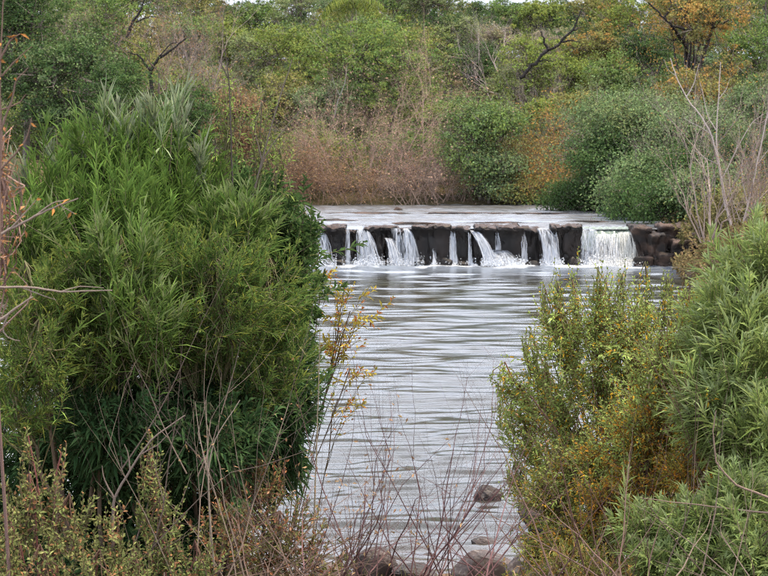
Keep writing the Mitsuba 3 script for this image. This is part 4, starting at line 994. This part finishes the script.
plant('long_leaved_shrub', 'dark inner foliage behind the right bushes', [
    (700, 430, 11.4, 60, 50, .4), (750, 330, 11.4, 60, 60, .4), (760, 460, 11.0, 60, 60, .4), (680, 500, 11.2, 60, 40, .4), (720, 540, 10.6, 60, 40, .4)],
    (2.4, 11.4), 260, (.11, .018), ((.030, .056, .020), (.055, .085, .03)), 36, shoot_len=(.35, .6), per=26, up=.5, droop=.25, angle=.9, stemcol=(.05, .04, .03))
plant('weedy_shrub', 'low yellow-green weeds with dry stems at the bottom right of centre', [
    (560, 560, 9.0, 40, 26, .25), (600, 565, 8.8, 40, 26, .25), (520, 575, 8.9, 36, 16, .2), (625, 575, 8.4, 40, 20, .2)],
    (1.05, 9.1), 110, (.045, .011), ((.10, .12, .032), (.15, .15, .04)), 37, shoot_len=(.2, .4), per=18, up=.6, droop=.2, angle=.9, stemcol=(.16, .10, .06), twigcol=(.18, .12, .07), accent=((.26, .16, .05), .25))
twig_bunch('bare_shrub', 'dry pale twigs crossing the bottom right corner', (640, 790, 600), 7.6, (600, 760, 470, 560), (.095, .07, .055), 7, n=8, r0=.004)
twig_bunch('bare_shrub', 'dry brown twigs standing in front of the yellow-green shrub at bottom right', (570, 650, 590), 8.0, (560, 680, 440, 540), (.08, .05, .04), 8, n=8, r0=.004)
twig_bunch('bare_shrub', 'thin brown twigs leaning left over the shore boulders', (540, 640, 590), 8.3, (470, 580, 430, 530), (.12, .075, .058), 9, n=8, r0=.0045)
limb('broken_branch', 'long curved pale branch in front of the long-leaved bushes at lower right', [([(775, 500), (735, 485), (715, 462), (713, 430), (716, 410)], .007), ([(790, 515), (740, 510), (700, 505), (640, 498)], .006)], 8.2, .01, (.16, .115, .085), 'branch')
limb('broken_branch', 'dark leaning stem at the foot of the yellow-green shrub', [([(624, 590), (640, 540), (668, 470), (690, 430)], .022), ([(628, 575), (600, 500), (570, 450), (530, 395)], .012), ([(600, 500), (604, 440), (590, 370)], .009)], 11.8, .02, (.11, .06, .045), 'stem')

# right bank farther back: pale bare stems, dry grass and twigs
PALE = (.33, .28, .25)
limb('pale_bare_tree', 'tallest pale bare tree with two long white stems on the right bank', [
    ([(736, 246), (728, 215), (722, 180), (712, 135), (698, 112), (686, 98), (676, 76), (670, 58)], 0.033), ([(726, 210), (720, 175), (716, 140), (718, 105), (721, 62)], 0.030), ([(686, 98), (694, 84), (699, 64)], 0.017), ([(716, 130), (708, 118), (700, 82)], 0.017), ([(718, 100), (726, 90), (730, 78)], 0.011), ([(722, 180), (736, 150), (752, 122), (764, 114)], 0.017),
    ([(712, 135), (702, 128), (690, 122), (684, 118)], 0.011), ([(736, 150), (740, 136), (738, 124)], 0.010), ([(720, 165), (708, 160), (694, 150)], 0.011), ([(676, 76), (668, 70), (664, 60)], 0.008), ([(752, 122), (760, 124), (770, 116)], 0.008)], 44, .06, PALE, 'tree')
limb('pale_bare_tree', 'pale bare tree leaning right at the edge of the picture', [([(738, 240), (748, 205), (757, 165), (766, 120), (772, 100)], 0.028), ([(748, 205), (742, 180), (742, 160)], 0.014), ([(757, 165), (768, 150), (776, 148)], 0.011), ([(744, 220), (758, 200), (768, 190)], 0.017), ([(742, 225), (732, 200), (728, 170)], 0.011)], 42, .06, PALE, 'tree')
bare_tree(712, 64, 240, 60, 45, (.19, .15, .13), 'thin many-twigged pale tree between the tallest pale tree and the outcrop', stems=3, levels=4, kids=(4, 6), rad=.03, spread=.42, up=.3, leaves='orange', n=70, lsz=.07)
for i, (px, top, w, lab, lv) in enumerate([(708, 140, 60, 'bare pinkish twigs at the foot of the pale bare trees, left side', 'rust'), (745, 120, 60, 'bare pinkish twigs around the leaning pale tree', 'rust'), (765, 150, 50, 'bare twigs at the right edge above the long-leaved shrub', 'orange')]):
    bare_tree(px, top, 240, w, 41 + i, (.19, .145, .12), lab, name='twiggy_shrub', stems=6, levels=4, leaves=lv, rad=.022, spread=.4, cat='shrub', n=260, lsz=.06)
plant('dry_shrub', 'brownish leafy undergrowth on the bank right of the outcrop', [(710, 255, 40, 30, 26, 1.2), (740, 250, 38, 30, 30, 1.2), (690, 262, 46, 18, 14, 1), (765, 240, 37, 24, 36, 1.2)],
      (8.9, 40), 240, (.13, .05), ((.17, .115, .06), (.13, .12, .05)), 41, shoot_len=(.6, 1.1), per=26, up=.6, droop=.3, srad=.03, stemcol=(.2, .14, .11), twigcol=(.24, .17, .13), mat='matte_leaf_material')
plant('bank_shrub', 'olive shrub on the rocks right of the waterfall outcrop', [(700, 225, 60, 22, 18, 1), (680, 232, 62, 14, 10, .8), (722, 215, 58, 24, 24, 1)], (12.2, 60), 120, (.16, .07), ((.09, .085, .035), (.13, .11, .045)), 42, shoot_len=(.6, 1.0), per=24, up=.4, droop=.3, srad=.03, mat='matte_leaf_material')

# thin damp air: far crowns go paler
scene['air'] = {'type': 'homogeneous', 'albedo': {'type': 'rgb', 'value': [.95, .95, .95]}, 'sigma_t': 0.00003}
scene['camera']['medium'] = {'type': 'ref', 'id': 'air'}
scene['haze'] = {'type': 'cube', 'to_world': T().translate([0, 430, 19.0]).scale([460, 510, 21.5]), 'bsdf': {'type': 'null'}, 'interior': {'type': 'ref', 'id': 'air'}}
tag('haze', 'thin pale haze in the river valley', 'haze', kind='stuff')

# leaf litter, dry stalks and tufts over the near bank
r = np.random.default_rng(88)
n = 9000
x, y = r.uniform(-4.5, 4.5, n), r.uniform(5.5, 15.2, n)
gz = ground(x, y)
ok = gz > .05
lit = Mesh()
blades(lit, np.stack([x, y, gz + .015], 1)[ok], r.normal(0, 1, (ok.sum(), 3)) * [1, 1, .25], r.normal(0, .3, (ok.sum(), 3)) + [0, 0, 1.], .05, .02, leafcols(ok.sum(), 'rust', r) * .45)
lit.put('leaf_litter', 'matte_leaf_material'); tag('leaf_litter', 'brown fallen leaves covering the near bank', 'leaf litter', kind='stuff')
n = 1300
x, y = r.uniform(-4.5, 4.5, n), r.uniform(6.0, 14.6, n)
gz = ground(x, y)
ok = gz > .12
P0 = np.stack([x, y, gz - .02], 1)[ok]
n = len(P0)
d = unit(r.normal(0, .35, (n, 3)) + [0, 0, 1.0])
L = .1 + .2 * r.random((n, 1))
m = Mesh()
tubes(m, np.stack([P0, P0 + d * L * .5, P0 + d * L + r.normal(0, .05, (n, 3))], 1), [.003, .0022, .001], leafcols(n, 'olive', r) * .6, 3)
m.put('dry_grass', 'bark_material'); tag('dry_grass', 'short dry stalks sprouting all over the near bank', 'grass', kind='stuff')
